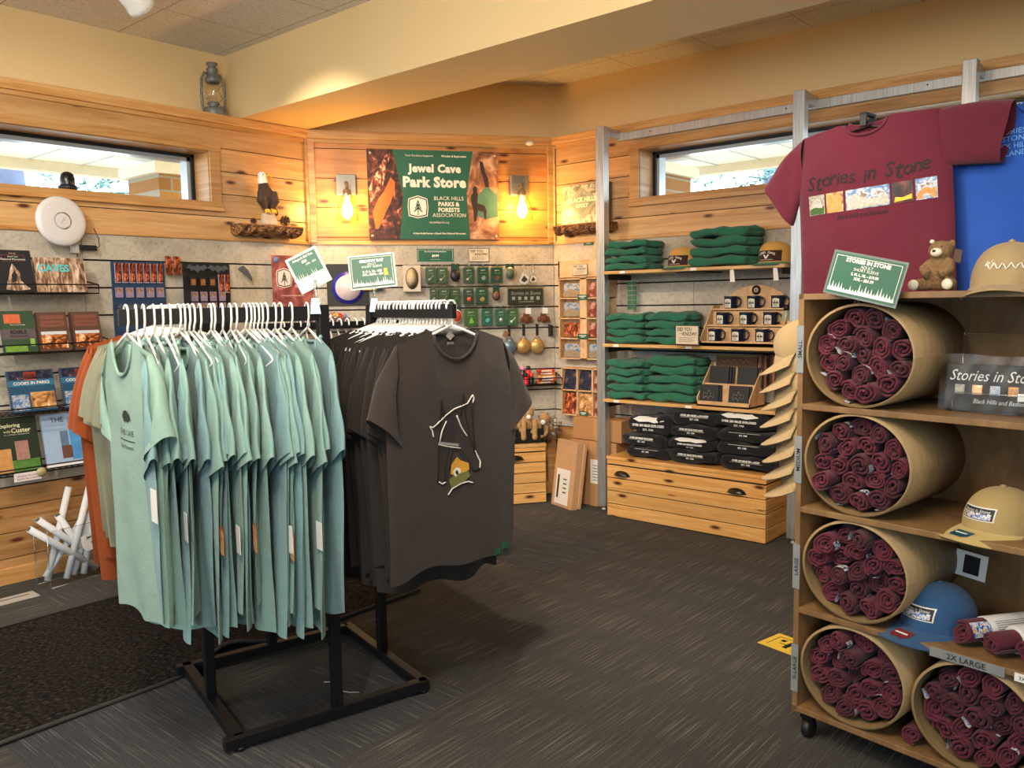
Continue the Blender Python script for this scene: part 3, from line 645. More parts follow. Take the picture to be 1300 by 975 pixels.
pack(.965, 1.526, .066, .128, '#2f5a3c', 'green', 'key', 'green carded souvenir with green charm, third in second row', 8)
pack(1.059, 1.526, .066, .132, G2, 'orange', 'round', 'dark green carded souvenir with round charm, fourth in second row', 9)
pack(1.154, 1.532, .078, .140, G1, 'gold', 'gem', 'green carded souvenir with golden charm, fifth in second row', 10)
medal(1.256, 1.528, .056, .122, '#6a4a3a', 'black', 'bat magnet on a green card left of the black pouch')
t = thing('zip_pouch', 'clear bag holding a black printed pouch on the corner slat wall', 'pouch', 'D', 1.47, .004, 1.385); peg(t, .15)
mb = MB(); mb.box(-.125, .13, -.05, -.02, .0, .115); mb.build('pouch_body', M('#20211f', .5), t, bevel=.006)
mb = MB(); mb.text('Stories in Stone', 0, .083, .026, -.0515, shear=.3, maxw=.22)
for k in range(5): mb.box(-.10+.045*k, -.078+.045*k, -.052, -.0505, .035, .058)
mb.box(-.05, .06, -.052, -.0505, .02, .024); mb.build('print', M('#c9cdc6', .5), t)
mb = MB(); mb.box(-.132, .136, -.054, -.0535, -.004, .135); mb.box(-.132, .136, -.018, -.0175, -.004, .135); mb.tube([(-.132, -.05, .135), (0, -.055, .140), (.136, -.05, .13)], .004, 5); mb.build('clear_bag', glassy('pack_film', (.9, .93, .9, 1), .10, .12), t)
medal(.972, 1.386, .075, .115, '#c8452a', 'white', 'round orange patch on green card beside the rack hanger hooks')
pack(1.073, 1.384, .090, .140, '#4c7a46', 'green', 'tree', 'wide light green carded souvenir, first of the third row', 11)
pack(1.188, 1.382, .074, .138, G3, 'teal', 'gem', 'teal green carded souvenir, second of the third row', 12)
pack(1.287, 1.380, .070, .136, G3, 'silver', 'round', 'teal carded souvenir with round silver charm, third of third row', 13)
pack(1.373, 1.378, .070, .136, '#3f7a50', 'white', 'key', 'green carded souvenir left of the brown plush bat keychains', 14)
def plushbat(u, lab):
    t = thing('plush_bat', lab, 'plush keychain', 'D', u, .004, 1.25, 0, 'plush bat keychains'); peg(t, .12)
    mb = MB(); rnd = random.Random(int(u*100))
    mb.ball((0, -.05, .035), (.030, .022, .032), 12); mb.ball((-.014, -.055, .062), .015, 10); mb.ball((-.034, -.05, .03), (.014, .01, .022), 8); mb.ball((.034, -.05, .03), (.014, .01, .022), 8); mb.ball((.012, -.052, .066), .009, 8)
    mb.build('furry_body', M('#6b3d26', .95, var=.6, sc=90, bump=1), t)
    mb = MB(); mb.box(-.012, .028, -.066, -.064, .07, .112); mb.build('paper_tag', WHITE, t)
plushbat(1.475, 'furry brown plush bat keychain with white tag, left of the pair'); plushbat(1.60, 'furry brown plush bat keychain with white tags, right of the pair')
for i, (u, c, l) in enumerate(((1.344, '#6d8397', 'blue grey round canteen ornament hanging by its brown paper tag'), (1.451, '#b9985c', 'golden round canteen ornament, left of the two gold ones'), (1.550, '#c0a068', 'golden round canteen ornament, right of the two gold ones'))):
    t = thing('round_ornament', l, 'ornament', 'D', u, .004, 1.09, 0, 'round metal ornaments on black straps'); peg(t, .155)
    mb = MB(); mb.lathe([(.001, -.024), (.03, -.022), (.05, -.010), (.053, 0), (.05, .010), (.03, .022), (.001, .024)], (0, -.055, 0), 24, 0, 'y'); mb.tube([(0, -.055, .05), (0, -.055, .064)], .008, 8); mb.build('disc', M(c, .35, .5, var=.3, sc=40), t)
    mb = MB(); mb.box(-.010, .010, -.057, -.053, .075, .16); mb.tube([(-.03, -.055, .04), (0, -.055, .085), (.03, -.055, .04)], .0015, 5); mb.build('strap', BLACK, t)
    if i == 0: mb = MB(); mb.box(-.045, -.01, -.062, -.060, .07, .115); mb.rot('Y', .5, (-.03, -.06, .09)); mb.build('paper_tag', M('#8a5a40', .7), t)
t = thing('black_peg', 'short empty black peg strip on the slat wall', 'peg', 'D', 1.66, .004, 1.16); mb = MB(); mb.box(-.01, .01, -.05, 0, 0, .075); mb.box(-.012, .012, -.006, 0, -.004, .08); mb.build('strip', BLACK, t)
# big magnets left of the packs
t = thing('round_badge_card', 'round blue and white badge on a black backing behind the bat sign', 'badge', 'D', .215, .012, 1.42)
mb = MB(); mb.box(-.12, .16, -.004, 0, -.02, .26); mb.build('backing', BLACK, t)
for r, y, c, nm in ((.108, .012, '#2a2f9a', 'blue_rim'), (.085, .014, '#d9c6c8', 'pale_face')):
    mb = MB(); mb.lathe([(r, 0), (r, y-.004), (.001, y)], (.02, -.003, .10), 32, 0, 'y'); mb.build(nm, M(c, .35), t)
t = thing('boxed_ornament', 'yellow and black boxed ornament with a round blue plate', 'boxed ornament', 'D', .395, .012, 1.50)
mb = MB(); mb.box(-.065, .07, -.03, 0, 0, .175); mb.build('black_box', M('#181a24', .4), t)
mb = MB(); mb.box(-.066, .071, -.031, -.029, .160, .176); mb.box(-.066, .03, -.031, -.029, .002, .014); mb.build('yellow_stripe', M('#d8a81e', .4), t)
mb = MB(); mb.lathe([(.050, .03), (.050, .034), (.001, .036)], (0, 0, .07), 28, 0, 'y'); mb.build('white_rim', WHITE, t)
mb = MB(); mb.lathe([(.040, .036), (.040, .038), (.001, .04)], (.004, 0, .072), 28, 0, 'y'); mb.build('blue_plate', M('#2430a0', .35, var=.4, sc=50), t)
t = thing('oval_map_puzzle', 'pale card with an oval map drawing hanging left of the green packs', 'carded map', 'D', .667, .004, 1.487); peg(t, .17)
mb = MB(); mb.box(-.06, .06, -.05, -.02, 0, .18); mb.build('card', M('#cdbfae', .6), t, bevel=.002)
mb = MB(); mb.lathe([(.045, .0), (.045, .0006), (.042, .0006)], (0, -.051, .09), 28, 0, 'y', sy=1.65); mb.build('oval_line', M('#4a4038', .6), t)
mb = MB(); mb.lathe([(.041, .0006), (.001, .0012)], (0, -.051, .09), 28, 0, 'y', sy=1.65); mb.build('oval_map', M('#b8a88c', .6, var=.35, sc=70), t)
t = thing('date_card', 'white card with black lettering partly behind the brown shirt hanger', 'sign', 'D', 1.01, .004, 1.13); mb = MB(); mb.box(-.07, .062, -.004, 0, 0, .075); mb.build('card', WHITE, t); mb = MB(); mb.text('& DATE', -.0, .045, .03, -.005, bold=.04, maxw=.11); mb.box(-.05, .05, -.005, -.004, .012, .016); mb.build('lettering', BLACK, t)

# wire basket with bottles
def wire_shelf(fr, u0, u1, off, z, lip, lab, group=None, depth=.14, nx=None):
    t = thing('wire_shelf', lab, 'wire shelf', fr, (u0+u1)/2, .0, z, 0, group); w = (u1-u0)/2
    mb = MB(); r = .0028
    for y in [-.01-depth*k/3 for k in range(4)]: mb.tube([(-w, y, 0), (w, y, 0)], r, 5)
    k = nx or max(6, int(w*2/.03))
    for i in range(k+1):
        x = -w+2*w*i/k; mb.tube([(x, -.01, 0), (x, -.01-depth, 0)], r*.8, 4)
    mb.build('wire_tray', WIRE, t)
    mb = MB(); mb.tube([(-w, -.01, lip*1.6), (-w, -.01-depth, lip), (w, -.01-depth, lip), (w, -.01, lip*1.6)], r*1.3, 5); mb.tube([(-w, -.01, lip*1.6), (-w, -.01, 0)], r*1.3, 5); mb.tube([(w, -.01, lip*1.6), (w, -.01, 0)], r*1.3, 5)
    mb.tube([(-w, -.01-depth, lip), (-w, -.01-depth, 0), (w, -.01-depth, 0), (w, -.01-depth, lip)], r*1.3, 5)
    mb.build('wire_rim', WIRE, t); return t
wire_shelf('D', 1.20, 1.70, 0, .815, .05, 'black wire basket of small bottles on the corner slat wall', depth=.15)
mb = MB(); 
bc = ['#1d1d22', '#e0506a', '#1d1d22', '#d82f36', '#d82f36', '#1d1d22', '#d82f36']; bl = ['#e58aa8', '#1d1d22', '#e58aa8', '#1d1d22', '#e58aa8', '#d82f36', '#1d1d22']
proto = {}
def bottle(u, off, z, c1, c2, i, row):
    key = (c1, c2)
    nm = {'#1d1d22': 'black', '#e58aa8': 'pink', '#d82f36': 'red', '#e0506a': 'rose'}
    lab = '%s bottle with %s cap, %s from left in the %s row of the wire basket' % (nm[c1], nm[c2], orn[i], row)
    if key in proto: return copy_tree(proto[key], at('D', u, off, z), None, lab)
    t = thing('small_bottle', lab, 'bottle', 'D', u, off, z, 0, 'small bottles in the wire basket')
    mb = MB(); mb.lathe([(.001, 0), (.018, .001), (.019, .008), (.019, .05), (.012, .058)], n=14); mb.build('bottle_body', M(c1, .3), t)
    mb = MB(); mb.lathe([(.013, .058), (.0145, .06), (.0145, .085), (.001, .087)], n=14); mb.build('cap', M(c2, .3), t)
    proto[key] = t; return t
for i in range(7): bottle(1.245+.040*i, .125, .819, bl[i], bc[i], i, 'front')
for i in range(7): bottle(1.235+.040*i, .075, .865, bc[i], bl[(i+2) % 7], i, 'back')
for k in range(5):
    t = thing('candy_pack', 'orange and white wrapped bar, number %d of the pile from the bottom in wire basket' % (k+1) if 0 else ['lowest orange and cream packet in the wire basket', 'second lowest orange packet in the wire basket', 'middle orange packet of the pile in the wire basket', 'tilted orange packet near the top of the basket pile', 'topmost red and cream packet in the wire basket'][k], 'packet', 'D', 1.60+.012*(k % 2), .06+.02*(k % 3), .82+.021*k, RD([3, -6, 8, -12, 6][k]), 'orange packets in the wire basket')
    mb = MB(); mb.box(-.065, .065, -.03, .02, 0, .019); mb.build('wrapper', M(['#d9824a', '#c9482a', '#d89a5a', '#c9582a', '#b83a2a'][k], .4), t, bevel=.005)
    mb = MB(); mb.box(-.04, .04, -.031, -.029, .004, .015); mb.build('wrapper_label', M('#e9dccb', .5), t)

# small chest with plush bears in a black bin
def chest(fr, u, off, w, d, h, nb, lab, pulls):
    t = thing('pine_chest', lab, 'chest', fr, u, off, .0)
    mb = MB(); bh = (h-.06)/nb
    mb.box(-w/2+.006, w/2-.006, .006, d-.006, .012, h-.03, 1)
    for k in range(nb):
        z0 = .006+bh*k; z1 = z0+bh-.005
        mb.box(-w/2, w/2, 0, .02, z0, z1); mb.box(-w/2, -w/2+.02, .02, d, z0, z1); mb.box(w/2-.02, w/2, .02, d, z0, z1)
    mb.box(-w/2+.02, w/2-.02, d-.02, d, .006, h-.04); mb.build('body', [PINEC, BL], t, bevel=.003)
    mb = MB(); mb.box(-w/2, w/2, 0, .022, h-.05, h-.024); mb.box(-w/2, -w/2+.02, .02, d, h-.05, h-.024); mb.box(w/2-.02, w/2, .02, d, h-.05, h-.024); mb.box(-w/2-.004, w/2+.004, -.004, d, h-.022, h); mb.build('top', PINEC, t, bevel=.003)
    for x, z in pulls:
        mb = MB()
        mb.grid(lambda i, j: (x+.052*cos(pi*i)*sin(.5*pi*j+1e-4), -.004-.028*sin(.5*pi*(1-j))*1.0-.0, z-.006+.024*sin(pi*i)*sin(.5*pi*j+1e-4)), 18, 8)
        mb.tube([(x-.06, -.003, z-.008), (x+.06, -.003, z-.008)], .003, 6); mb.tube([(x-.055, -.004, z-.006)]+[(x+.054*cos(pi-pi*k/8), -.004, z-.006+.026*sin(pi*k/8)) for k in range(9)], .003, 6)
        o = mb.build('cup_pull', M('#3a3a3a', .3, .9), t)
    return t
chest('D', 1.19, .28, .70, .27, .42, 5, 'small pine chest with one cup pull under the corner slat wall', [(.13, .325)])
FURT = M('#a8865a', 1, var=.45, sc=120, bump=1, name='tan_plush'); FURB = M('#7d6140', 1, var=.4, sc=140, bump=1, name='brown_plush'); CREAM = M('#d8cdb8', 1, var=.15, sc=120, bump=.6)
t = thing('display_bin', 'black bin of tan plush toys on top of the small chest', 'bin', 'D', 1.41, .13, .42)
mb = MB(); a = .13; mb.box(-a, a, -.10, -.09, 0, .10); mb.box(-a, a, .09, .10, 0, .13); mb.box(-a, -a+.01, -.1, .1, 0, .12); mb.box(a-.01, a, -.1, .1, 0, .12); mb.box(-a, a, -.1, .1, 0, .01); mb.build('bin_body', BLACK, t)
def remesh(o, vox):
    r = o.modifiers.new('r', 'REMESH'); r.mode = 'VOXEL'; r.voxel_size = vox; r.use_smooth_shade = True
    s = o.modifiers.new('sm', 'SMOOTH'); s.iterations = 4; return o
def plush(u, off, z, s, rot, lab, up=True):
    t = thing('plush_toy', lab, 'plush toy', 'D', u, off, z, 0, 'tan plush toys in the black bin', rot=rot)
    mb = MB(); mb.ball((0, 0, .05), (.038, .03, .055)); mb.ball((0, -.005, .12), (.034, .032, .032)); 
    for sx in (-1, 1): mb.ball((sx*.028, 0, .145), (.012, .007, .013)); mb.ball((sx*.034, -.03, .02), (.015, .032, .015)); mb.tube([(sx*.03, 0, .085), (sx*.05, -.02, .05), (sx*.045, -.04, .03)], [.014, .012, .012], 8)
    mb.v = [(x*s, y*s, q*s) for x, y, q in mb.v]; remesh(mb.build('fur_body', FURT, t), .005)
    mb = MB(); mb.lathe([(.017, 0), (.017, .002), (.001, .003)], (0, -.036*s, .10*s), 16, 0, 'y'); mb.build('round_tag', WHITE, t)
plush(1.33, .17, .49, 1.2, (0, -.35, .2), 'tan plush toy leaning left in the black bin'); plush(1.42, .18, .48, 1.25, (0, .15, -.1), 'tan plush toy with round tag, middle of the black bin'); plush(1.50, .16, .46, 1.15, (0, .5, -.3), 'tan plush toy leaning right in the black bin')
for k, (u, lab) in enumerate(((1.32, 'pale plush legs hanging over left front of black bin'), (1.40, 'plush legs hanging over middle of the black bin'), (1.48, 'plush legs hanging over right of the black bin'))):
    t = thing('plush_toy', lab, 'plush toy', 'D', u, .245, .55, 0, 'tan plush toys in the black bin'); mb = MB()
    mb.tube([(0, .03, .03), (-.01, -.015, .0), (-.015, -.02, -.06)], [.018, .019, .021], 10); mb.ball((-.015, -.026, -.08), (.021, .022, .025)); remesh(mb.build('fur_legs', FURT, t), .005)

# ------------------------------------------------------------------ left wall
t = thing('wireless_access_point', 'white round wireless disc mounted below the left window', 'wireless device', 'L', 1.805, .10, 1.857, rot=(RD(-4), 0, RD(6)))
mb = MB(); mb.lathe([(.105, -.035), (.127, -.012), (.128, .0), (.122, .010), (.10, .014), (.045, .0165)], n=48, axis='y'); mb.lathe([(.045, .0165), (.043, .0155), (.038, .0165), (.001, .017)], n=40, axis='y'); mb.build('housing', M('#d4d1ce', .35, var=.01), t)
mb = MB(); mb.prism([(-.012, -.012), (-.006, -.014), (.010, .006), (.014, .002), (.014, .016), (0, .016), (.004, .012)], -.018, -.017); mb.build('logo', M('#b9b6b2', .4), t)
mb = MB(); mb.lathe([(.004, .0), (.001, .002)], (-.065, -.0145, .06), 10, 0, 'y'); mb.build('status_light', glow('blue_led', (.35, .35, 1), 1.5), t)
mb = MB(); mb.box(-.03, .03, .03, .10, -.04, .04); mb.build('mount', M('#c9c6c0', .5), t)
t = thing('webcam', 'small black security camera on the left window sill', 'camera', 'L', 1.90, -.03, 2.034)
mb = MB(); mb.lathe([(.001, 0), (.046, 0), (.048, .02), (.036, .028)], n=24); mb.build('base', BLACK, t)
mb = MB(); mb.lathe([(.036, .02), (.038, .03), (.037, .065), (.030, .085), (.015, .096), (.001, .099)], n=24); mb.build('dome', M('#1c1c20', .25), t)
mb = MB(); mb.lathe([(.014, 0), (.014, .006), (.010, .004), (.001, .007)], (0, -.034, .062), 18, 0, 'y'); mb.build('lens', M('#08080a', .1), t)
t = thing('power_adapter', 'black power adapter with looping cable under the white disc', 'power adapter', 'L', 1.955, .02, 1.73)
mb = MB(); mb.box(-.045, .045, -.028, 0, -.014, .014); mb.build('brick', BLACK, t, bevel=.004)
mb = MB(); mb.tube([(.045, -.014, 0), (.06, -.02, .01), (.055, -.03, .05), (.02, -.06, .10)], .0025, 6); mb.tube([(-.045, -.014, 0), (-.06, -.02, .02), (-.07, -.05, .06)], .0025, 6); mb.tube([(-.05, -.01, 0), (-.053, -.008, -.05)], .0025, 6); mb.build('cable', BLACK, t)
mb = MB(); mb.box(-.085, -.05, -.03, 0, -.03, .05); mb.build('white_bracket', M('#c9c6c0', .5), t)
# books
def book(u, off, z, w, h, d, cover, lab, arts=(), texts=(), tilt=RD(-13), rz=0, copies=1, spiral=False, group='books on the wire shelves of the left wall'):
    t = thing('book', lab, 'book', 'L', u, off, z, 0, group, rot=(tilt, 0, rz))
    mb = MB(); mb.box(-w/2+.002, w/2-.002, .0015, d-.0015, .002, h-.002); mb.build('pages', M('#e2dccd', .8), t)
    mb = MB(); mb.box(-w/2, w/2, 0, .0015, 0, h); mb.box(-w/2, w/2, d-.0015, d, 0, h); mb.box(-w/2, -w/2+.0018, 0, d, 0, h); mb.build('cover', cover, t)
    for nm, mt, x0, x1, z0, z1 in arts: mb = MB(); mb.box(x0*w, x1*w, -.0008, 0, z0*h, z1*h); mb.build(nm, mt, t)
    if texts:
        mb = MB(); mats = []
        for s, x, zz, hh, c, b in texts:
            if c not in mats: mats.append(c)
            mb.text(s, x*w, zz*h, hh*h, -.0016, mats.index(c), bold=b, maxw=w*.9)
        mb.build('title', mats, t)
    if spiral:
        mb = MB()
        for k in range(18):
            zz = h*(.04+.92*k/17); mb.tube([(-w/2+.006*cos(a*pi/4), .004+.008*sin(a*pi/4), zz) for a in range(9)], .0009, 4)
        mb.build('wire_binding', STEEL, t)
    return t
cW, cG, cT = M('#e8e2d2', .5), M('#c8b48a', .5), M('#4cc3c9', .4)
for z, u0, u1, nm in ((1.484, 1.20, 1.925, 'top'), (1.187, 1.20, 1.985, 'second'), (.888, 1.20, 1.93, 'third'), (.592, 1.20, 1.90, 'lowest')):
    wire_shelf('L', u0, u1, 0, z, .045 if z > 1 else .03, '%s black wire book shelf on the left slat wall' % nm, 'wire book shelves on the left wall', depth=.20)
DKC = M('#1c1d22', .4)
def flame(t, w, h, mt):
    mb = MB(); mb.prism([(-.30*w, .06*h), (.02*w, .03*h), (.36*w, .07*h), (.12*w, .28*h), (.14*w, .45*h), (-.05*w, .68*h), (-.14*w, .5*h), (-.18*w, .36*h), (-.26*w, .2*h)], -.0008, 0); mb.build('cave_photo', mt, t)
    mb = MB(); mb.prism([(-.12*w, .22*h), (.02*w, .26*h), (.05*w, .42*h), (-.02*w, .5*h), (-.1*w, .42*h)], -.0012, -.0008); mb.build('cave_opening', DKC, t)
t = book(1.555, .165, 1.492, .165, .213, .012, DKC, 'black Jewel Cave book with a pale rock photo on the top wire shelf', (), (('Jewel Cave', 0, .84, .045, cW, 0), ('National Monument', 0, .78, .045, cW, 0), ('IMAGES', .0, .92, .03, cG, 0)))
flame(t, .165, .213, CAVEP); mb = MB()
for r in ((-.05, .05, .155, .156), (-.05, .05, .187, .188), (-.051, -.05, .155, .188), (.05, .051, .155, .188)): mb.box(r[0], r[1], -.0012, 0, r[2], r[3])
mb.build('title_frame', M('#a0453a', .5), t)
t = book(1.772, .150, 1.492, .245, .180, .010, M('#3a2a22', .4), 'wide CAVES book with stalactite cover beside the black book', (('cover_photo', CAVEP, -.5, .5, 0, 1),), (('CAVES', -.12, .70, .22, cT, .03),), group='books on the wire shelves of the left wall')
book(1.38, .165, 1.492, .15, .19, .012, M('#b86a78', .4), 'pink edged book at the far left end of top wire shelf', (('cover_photo', CAVEP, -.5, .5, .1, .6),))
GRN = M('#2f4a34', .4)
book(1.552, .165, 1.195, .155, .21, .014, GRN, 'green EDIBLE Wild Plants book on the second wire shelf', (('mushroom_picture', M('#c8643a', .5, var=.5, sc=60), -.38, .1, .70, .92), ('title_band', M('#5a4e52', .5), -.5, .5, .32, .56), ('leaf_picture', M('#6f9a3a', .5, var=.5, sc=50), -.45, .2, .02, .16), ('leaf_sprig', M('#86b04a', .5, var=.3), .3, .44, .14, .36)), (('EDIBLE', 0, .485, .09, BLACK, .04), ('WILD PLANTS', 0, .385, .05, BLACK, .03), ('The Essential Forager', 0, .66, .035, cW, 0)))
BRC = M('#5a3c30', .45)
for k, u in enumerate((1.715, 1.88)):
    book(u, .165, 1.195, .145, .20, .03, BRC, ['brown Tales of the West book next to the green plants book', 'brown Tales of the West book at right end of the second wire shelf'][k], (('title_panel', M('#7a4a3a', .5), -.40, .40, .62, .92), ('campfire_photo', pic('campfire_picture', [(.35, '#1a1412'), (.48, '#7a4020'), (.56, '#e88a40'), (.64, '#f4e0c8')], 26), -.42, .42, .06, .42), ('photo_sky', M('#c9ccd2', .5), -.42, .42, .42, .50)), (('TALES OF THE WEST', 0, .80, .045, DKC, 0), ('Frontier Adventures', 0, .70, .035, DKC, 0)))
for k, u in enumerate((1.597, 1.845)):
    book(u, .165, .896, .215, .21, .014, M('#1f4a6a', .4), ['spiral bound Cooks in Parks book on third wire shelf, fully visible', 'spiral bound Cooks in Parks book half hidden behind the orange shirts'][k], (('top_photo', NIGHT, -.46, .46, .78, .98), ('flame_food_photo', M('#c8542a', .5, var=.5, sc=80), -.15, .12, .76, .96), ('title_band', M('#2a6a8c', .5), -.5, .5, .62, .76), ('landscape_photo', LAND3, -.46, -.1, .04, .42), ('mountain_photo', LAND2, -.06, .47, .06, .46)), (('COOKS IN PARKS', 0, .69, .075, cW, .02),), spiral=True)
book(1.505, .165, .598, .215, .28, .008, M('#23301f', .4), 'dark green Exploring with Custer book on the lowest wire shelf', (('rock_photo', M('#c08a4e', .5, var=.5, sc=40), -.5, -.12, .02, .44), ('mountain_photo', M('#a0766a', .5, var=.5, sc=50), -.02, .26, .20, .56), ('forest_photo', M('#4f7a34', .5, var=.5, sc=30), -.12, .46, .02, .22)), (('Exploring', -.08, .84, .085, M('#ece6b8', .5), .02), ('with', -.15, .745, .045, M('#ece6b8', .5), 0), ('Custer', .15, .755, .085, M('#ece6b8', .5), .02), ('The 1874 Black Hills Expedition', .05, .68, .03, cW, 0)))
book(1.725, .165, .598, .185, .275, .012, M('#9db4d0', .4), 'pale blue book titled THE, partly behind the orange shirts', (('cliff_photo', M('#5c7590', .5, var=.4, sc=20), -.05, .16, .38, .66), ('inset_photo', M('#6a4038', .5, var=.4, sc=40), -.05, .22, .14, .38), ('water_photo', M('#4a90c8', .5, var=.4, sc=20), .2, .5, .1, .9), ('white_border', WHITE, -.5, .5, 0, .07)), (('THE', -.08, .88, .09, M('#2c3f5c', .5), .01),))
t = thing('shelf_label', 'white shelf label with a round gold seal below the Custer book', 'label', 'L', 1.535, .212, .560); mb = MB(); mb.box(-.075, .05, -.002, 0, 0, .042); mb.build('paper_strip', M('#e3d6d3', .6), t)
mb = MB(); mb.text('EXPLORING WITH CUSTER', -.012, .026, .008, -.003, maxw=.10); mb.text('BLACK HILLS PARKS', -.012, .012, .008, -.003, maxw=.10); mb.build('lettering', M('#7a3a4a', .6), t)
mb = MB(); mb.lathe([(.024, 0), (.024, .002), (.001, .003)], (.05, -.002, .032), 20, 0, 'y'); mb.build('gold_seal', M('#a8a070', .4, var=.3, sc=90), t)

# magnet boards
def magnet_art(kind):
    k = ('mag', kind)
    if k in proto: return proto[k]
    if kind == 'slim': mb = MB(); mb.box(-.016, .016, -.005, 0, -.055, .055)
    elif kind == 'bat': mb = MB(); mb.prism([(-.07, .0), (-.05, .022), (-.025, .012), (-.012, .012), (-.006, .022), (0, .014), (.006, .022), (.012, .012), (.025, .012), (.05, .022), (.07, 0), (.05, -.004), (.035, -.018), (.02, -.008), (0, -.028), (-.02, -.008), (-.035, -.018), (-.05, -.004)], -.006, 0)
    else: mb = MB(); mb.box(-.021, .021, -.006, 0, -.028, .028)
    proto[k] = mb; return mb
NS = 0
def magnet(u, z, kind, lab, group):
    t = thing('magnet', lab, 'magnet', 'L', u, .018, z, 0, group)
    mt = {'slim': M('#a8a0b4', .4), 'bat': M('#4e545c', .4, var=.3, sc=60), 'square': M('#9a86a0', .4, var=.5, sc=60), 'dark': M('#2a2622', .35)}[kind]
    magnet_art(kind if kind in ('slim', 'bat') else 'square').build('magnet_body', mt, t)
    if kind == 'slim': mb = MB(); mb.box(-.013, .016, -.006, -.005, -.05, .055); mb.build('flowstone_print', ROCKO, t)
    if kind == 'square': mb = MB(); mb.box(-.017, .017, -.007, -.006, 0, .024); mb.build('print', CAVEP, t)
    if kind == 'dark': mb = MB(); mb.box(-.014, .014, -.007, -.006, -.02, .016); mb.build('print', M('#a06a3a', .4, var=.6, sc=80), t)
def board(u0, u1, z0, z1, mt, lab): t = thing('magnet_board', lab, 'display board', 'L', (u0+u1)/2, .004, z0); mb = MB(); mb.box((u0-u1)/2, (u1-u0)/2, -.010, 0, 0, z1-z0); mb.build('panel', mt, t)
board(2.083, 2.385, 1.10, 1.665, M('#27405e', .4), 'blue magnet display board on the left slat wall behind the rack')
board(2.50, 2.80, 1.10, 1.668, M('#17181c', .4), 'black magnet display board on the left slat wall behind the rack')
for i in range(7): magnet(2.113+.040*i, 1.600, 'slim', '%s slim flowstone magnet in the top row of the blue board' % orn[i].capitalize() if 0 else 'slim orange flowstone magnet, %s from left on the blue board' % orn[i].replace('leftmost', 'first'), 'slim flowstone magnets on the blue board')
for i in range(5): magnet(2.115+.059*i, 1.492, 'square', 'small square cave magnet, %s from left on the blue board' % orn[i].replace('leftmost', 'first'), 'square magnets on the blue board')
for i in range(2): magnet(2.165+.14*i, 1.408, 'bat', ['grey bat shaped magnet at lower left of blue board', 'grey bat shaped magnet at lower right of blue board'][i], 'bat magnets')
for i in range(2): magnet(2.585+.135*i, 1.635, 'bat', ['grey bat shaped magnet at top left of black board', 'grey bat shaped magnet at top right of black board'][i], 'bat magnets')
for i in range(3): magnet(2.555+.062*i, 1.555, 'dark', 'dark framed magnet, %s from left on the black board' % orn[i].replace('leftmost', 'first'), 'dark magnets on the black board')
for i in range(2): magnet(2.735+.04*i, 1.545, 'slim', ['slim orange magnet, left one on the black board', 'slim orange magnet at the right edge of black board'][i], 'slim flowstone magnets on the black board')
for j in range(3):
    for i in range(4):
        magnet(2.56+.060*i, 1.468-.065*j, 'square', '%s magnet in the %s small row of the black board' % (orn[i].replace('leftmost', 'first'), ['upper', 'middle', 'lower'][j]), 'small magnets on the black board')
def acrylic_holder(u, z, w, h, lab, art=None):
    t = thing('acrylic_holder', lab, 'acrylic holder', 'L', u, .0, z)
    mb = MB(); q4 = lambda *p: mb.add(p, [(0, 1, 2, 3)]); q4((-w/2, -.07, 0), (w/2, -.07, 0), (w/2, -.07, h*.8), (-w/2, -.07, h*.8)); q4((-w/2, -.07, 0), (w/2, -.07, 0), (w/2, 0, 0), (-w/2, 0, 0)); q4((-w/2, -.07, 0), (-w/2, 0, 0), (-w/2, 0, h*.7), (-w/2, -.07, h*.7)); q4((w/2, -.07, 0), (w/2, 0, 0), (w/2, 0, h*.7), (w/2, -.07, h*.7)); mb.build('clear_box', ACRYL, t)
acrylic_holder(2.43, 1.585, .13, .11, 'clear acrylic holder of flowstone magnets above the blue board'); acrylic_holder(2.46, 1.42, .15, .10, 'clear acrylic holder mounted low between the two boards'); acrylic_holder(2.90, 1.585, .12, .10, 'clear acrylic holder with a bat magnet right of black board')
for i in range(2): t = thing('magnet', ['slim orange magnet, left one in the acrylic holder', 'slim orange magnet, right one in the acrylic holder'][i], 'magnet', 'L', 2.405+.05*i, .03, 1.592, 0, 'magnets in the acrylic holder'); mb = MB(); mb.box(-.02, .02, -.006, 0, 0, .108); mb.build('flowstone_print', ROCKO, t)
t = thing('magnet', 'grey bat magnet standing in the right acrylic holder', 'magnet', 'L', 2.90, .03, 1.605, rot=(0, .5, 0)); mb = MB(); mb.prism([(-.06, 0), (-.04, .04), (.0, .03), (.05, .0), (.06, -.02), (0, -.005)], -.006, 0); mb.build('magnet_body', M('#4e545c', .4), t)
t = thing('association_poster', 'maroon poster with tree badge and Parks and Forests lettering behind the racks', 'poster', 'L', 3.245, .02, 1.385)
mb = MB(); mb.box(-.15, .172, -.004, 0, 0, .345); mb.build('poster_sheet', PINKP, t)
mb = MB(); badge(mb, -.06, .20, .13, -.004, 1, 0, 1); mb.build('badge', [M('#ddd2cf', .5), M('#2a3a34', .5)], t)
mb = MB(); mb.text('PARKS &', .09, .225, .032, -.005, bold=.03, maxw=.14); mb.text('FORESTS', .09, .185, .032, -.005, bold=.03, maxw=.14); mb.text('ASSOCIATION', .09, .15, .022, -.005, maxw=.14); mb.text('A non-profit partner of Jewel Cave', 0, .085, .012, -.005, bold=.02, maxw=.28); mb.build('lettering', M('#e3cfca', .5), t)
mb = MB(); mb.lathe([(.02, 0), (.02, .002), (.001, .003)], (-.115, -.004, .315), 18, 0, 'y'); mb.build('round_logo', M('#5a78a8', .5, var=.5, sc=120), t)
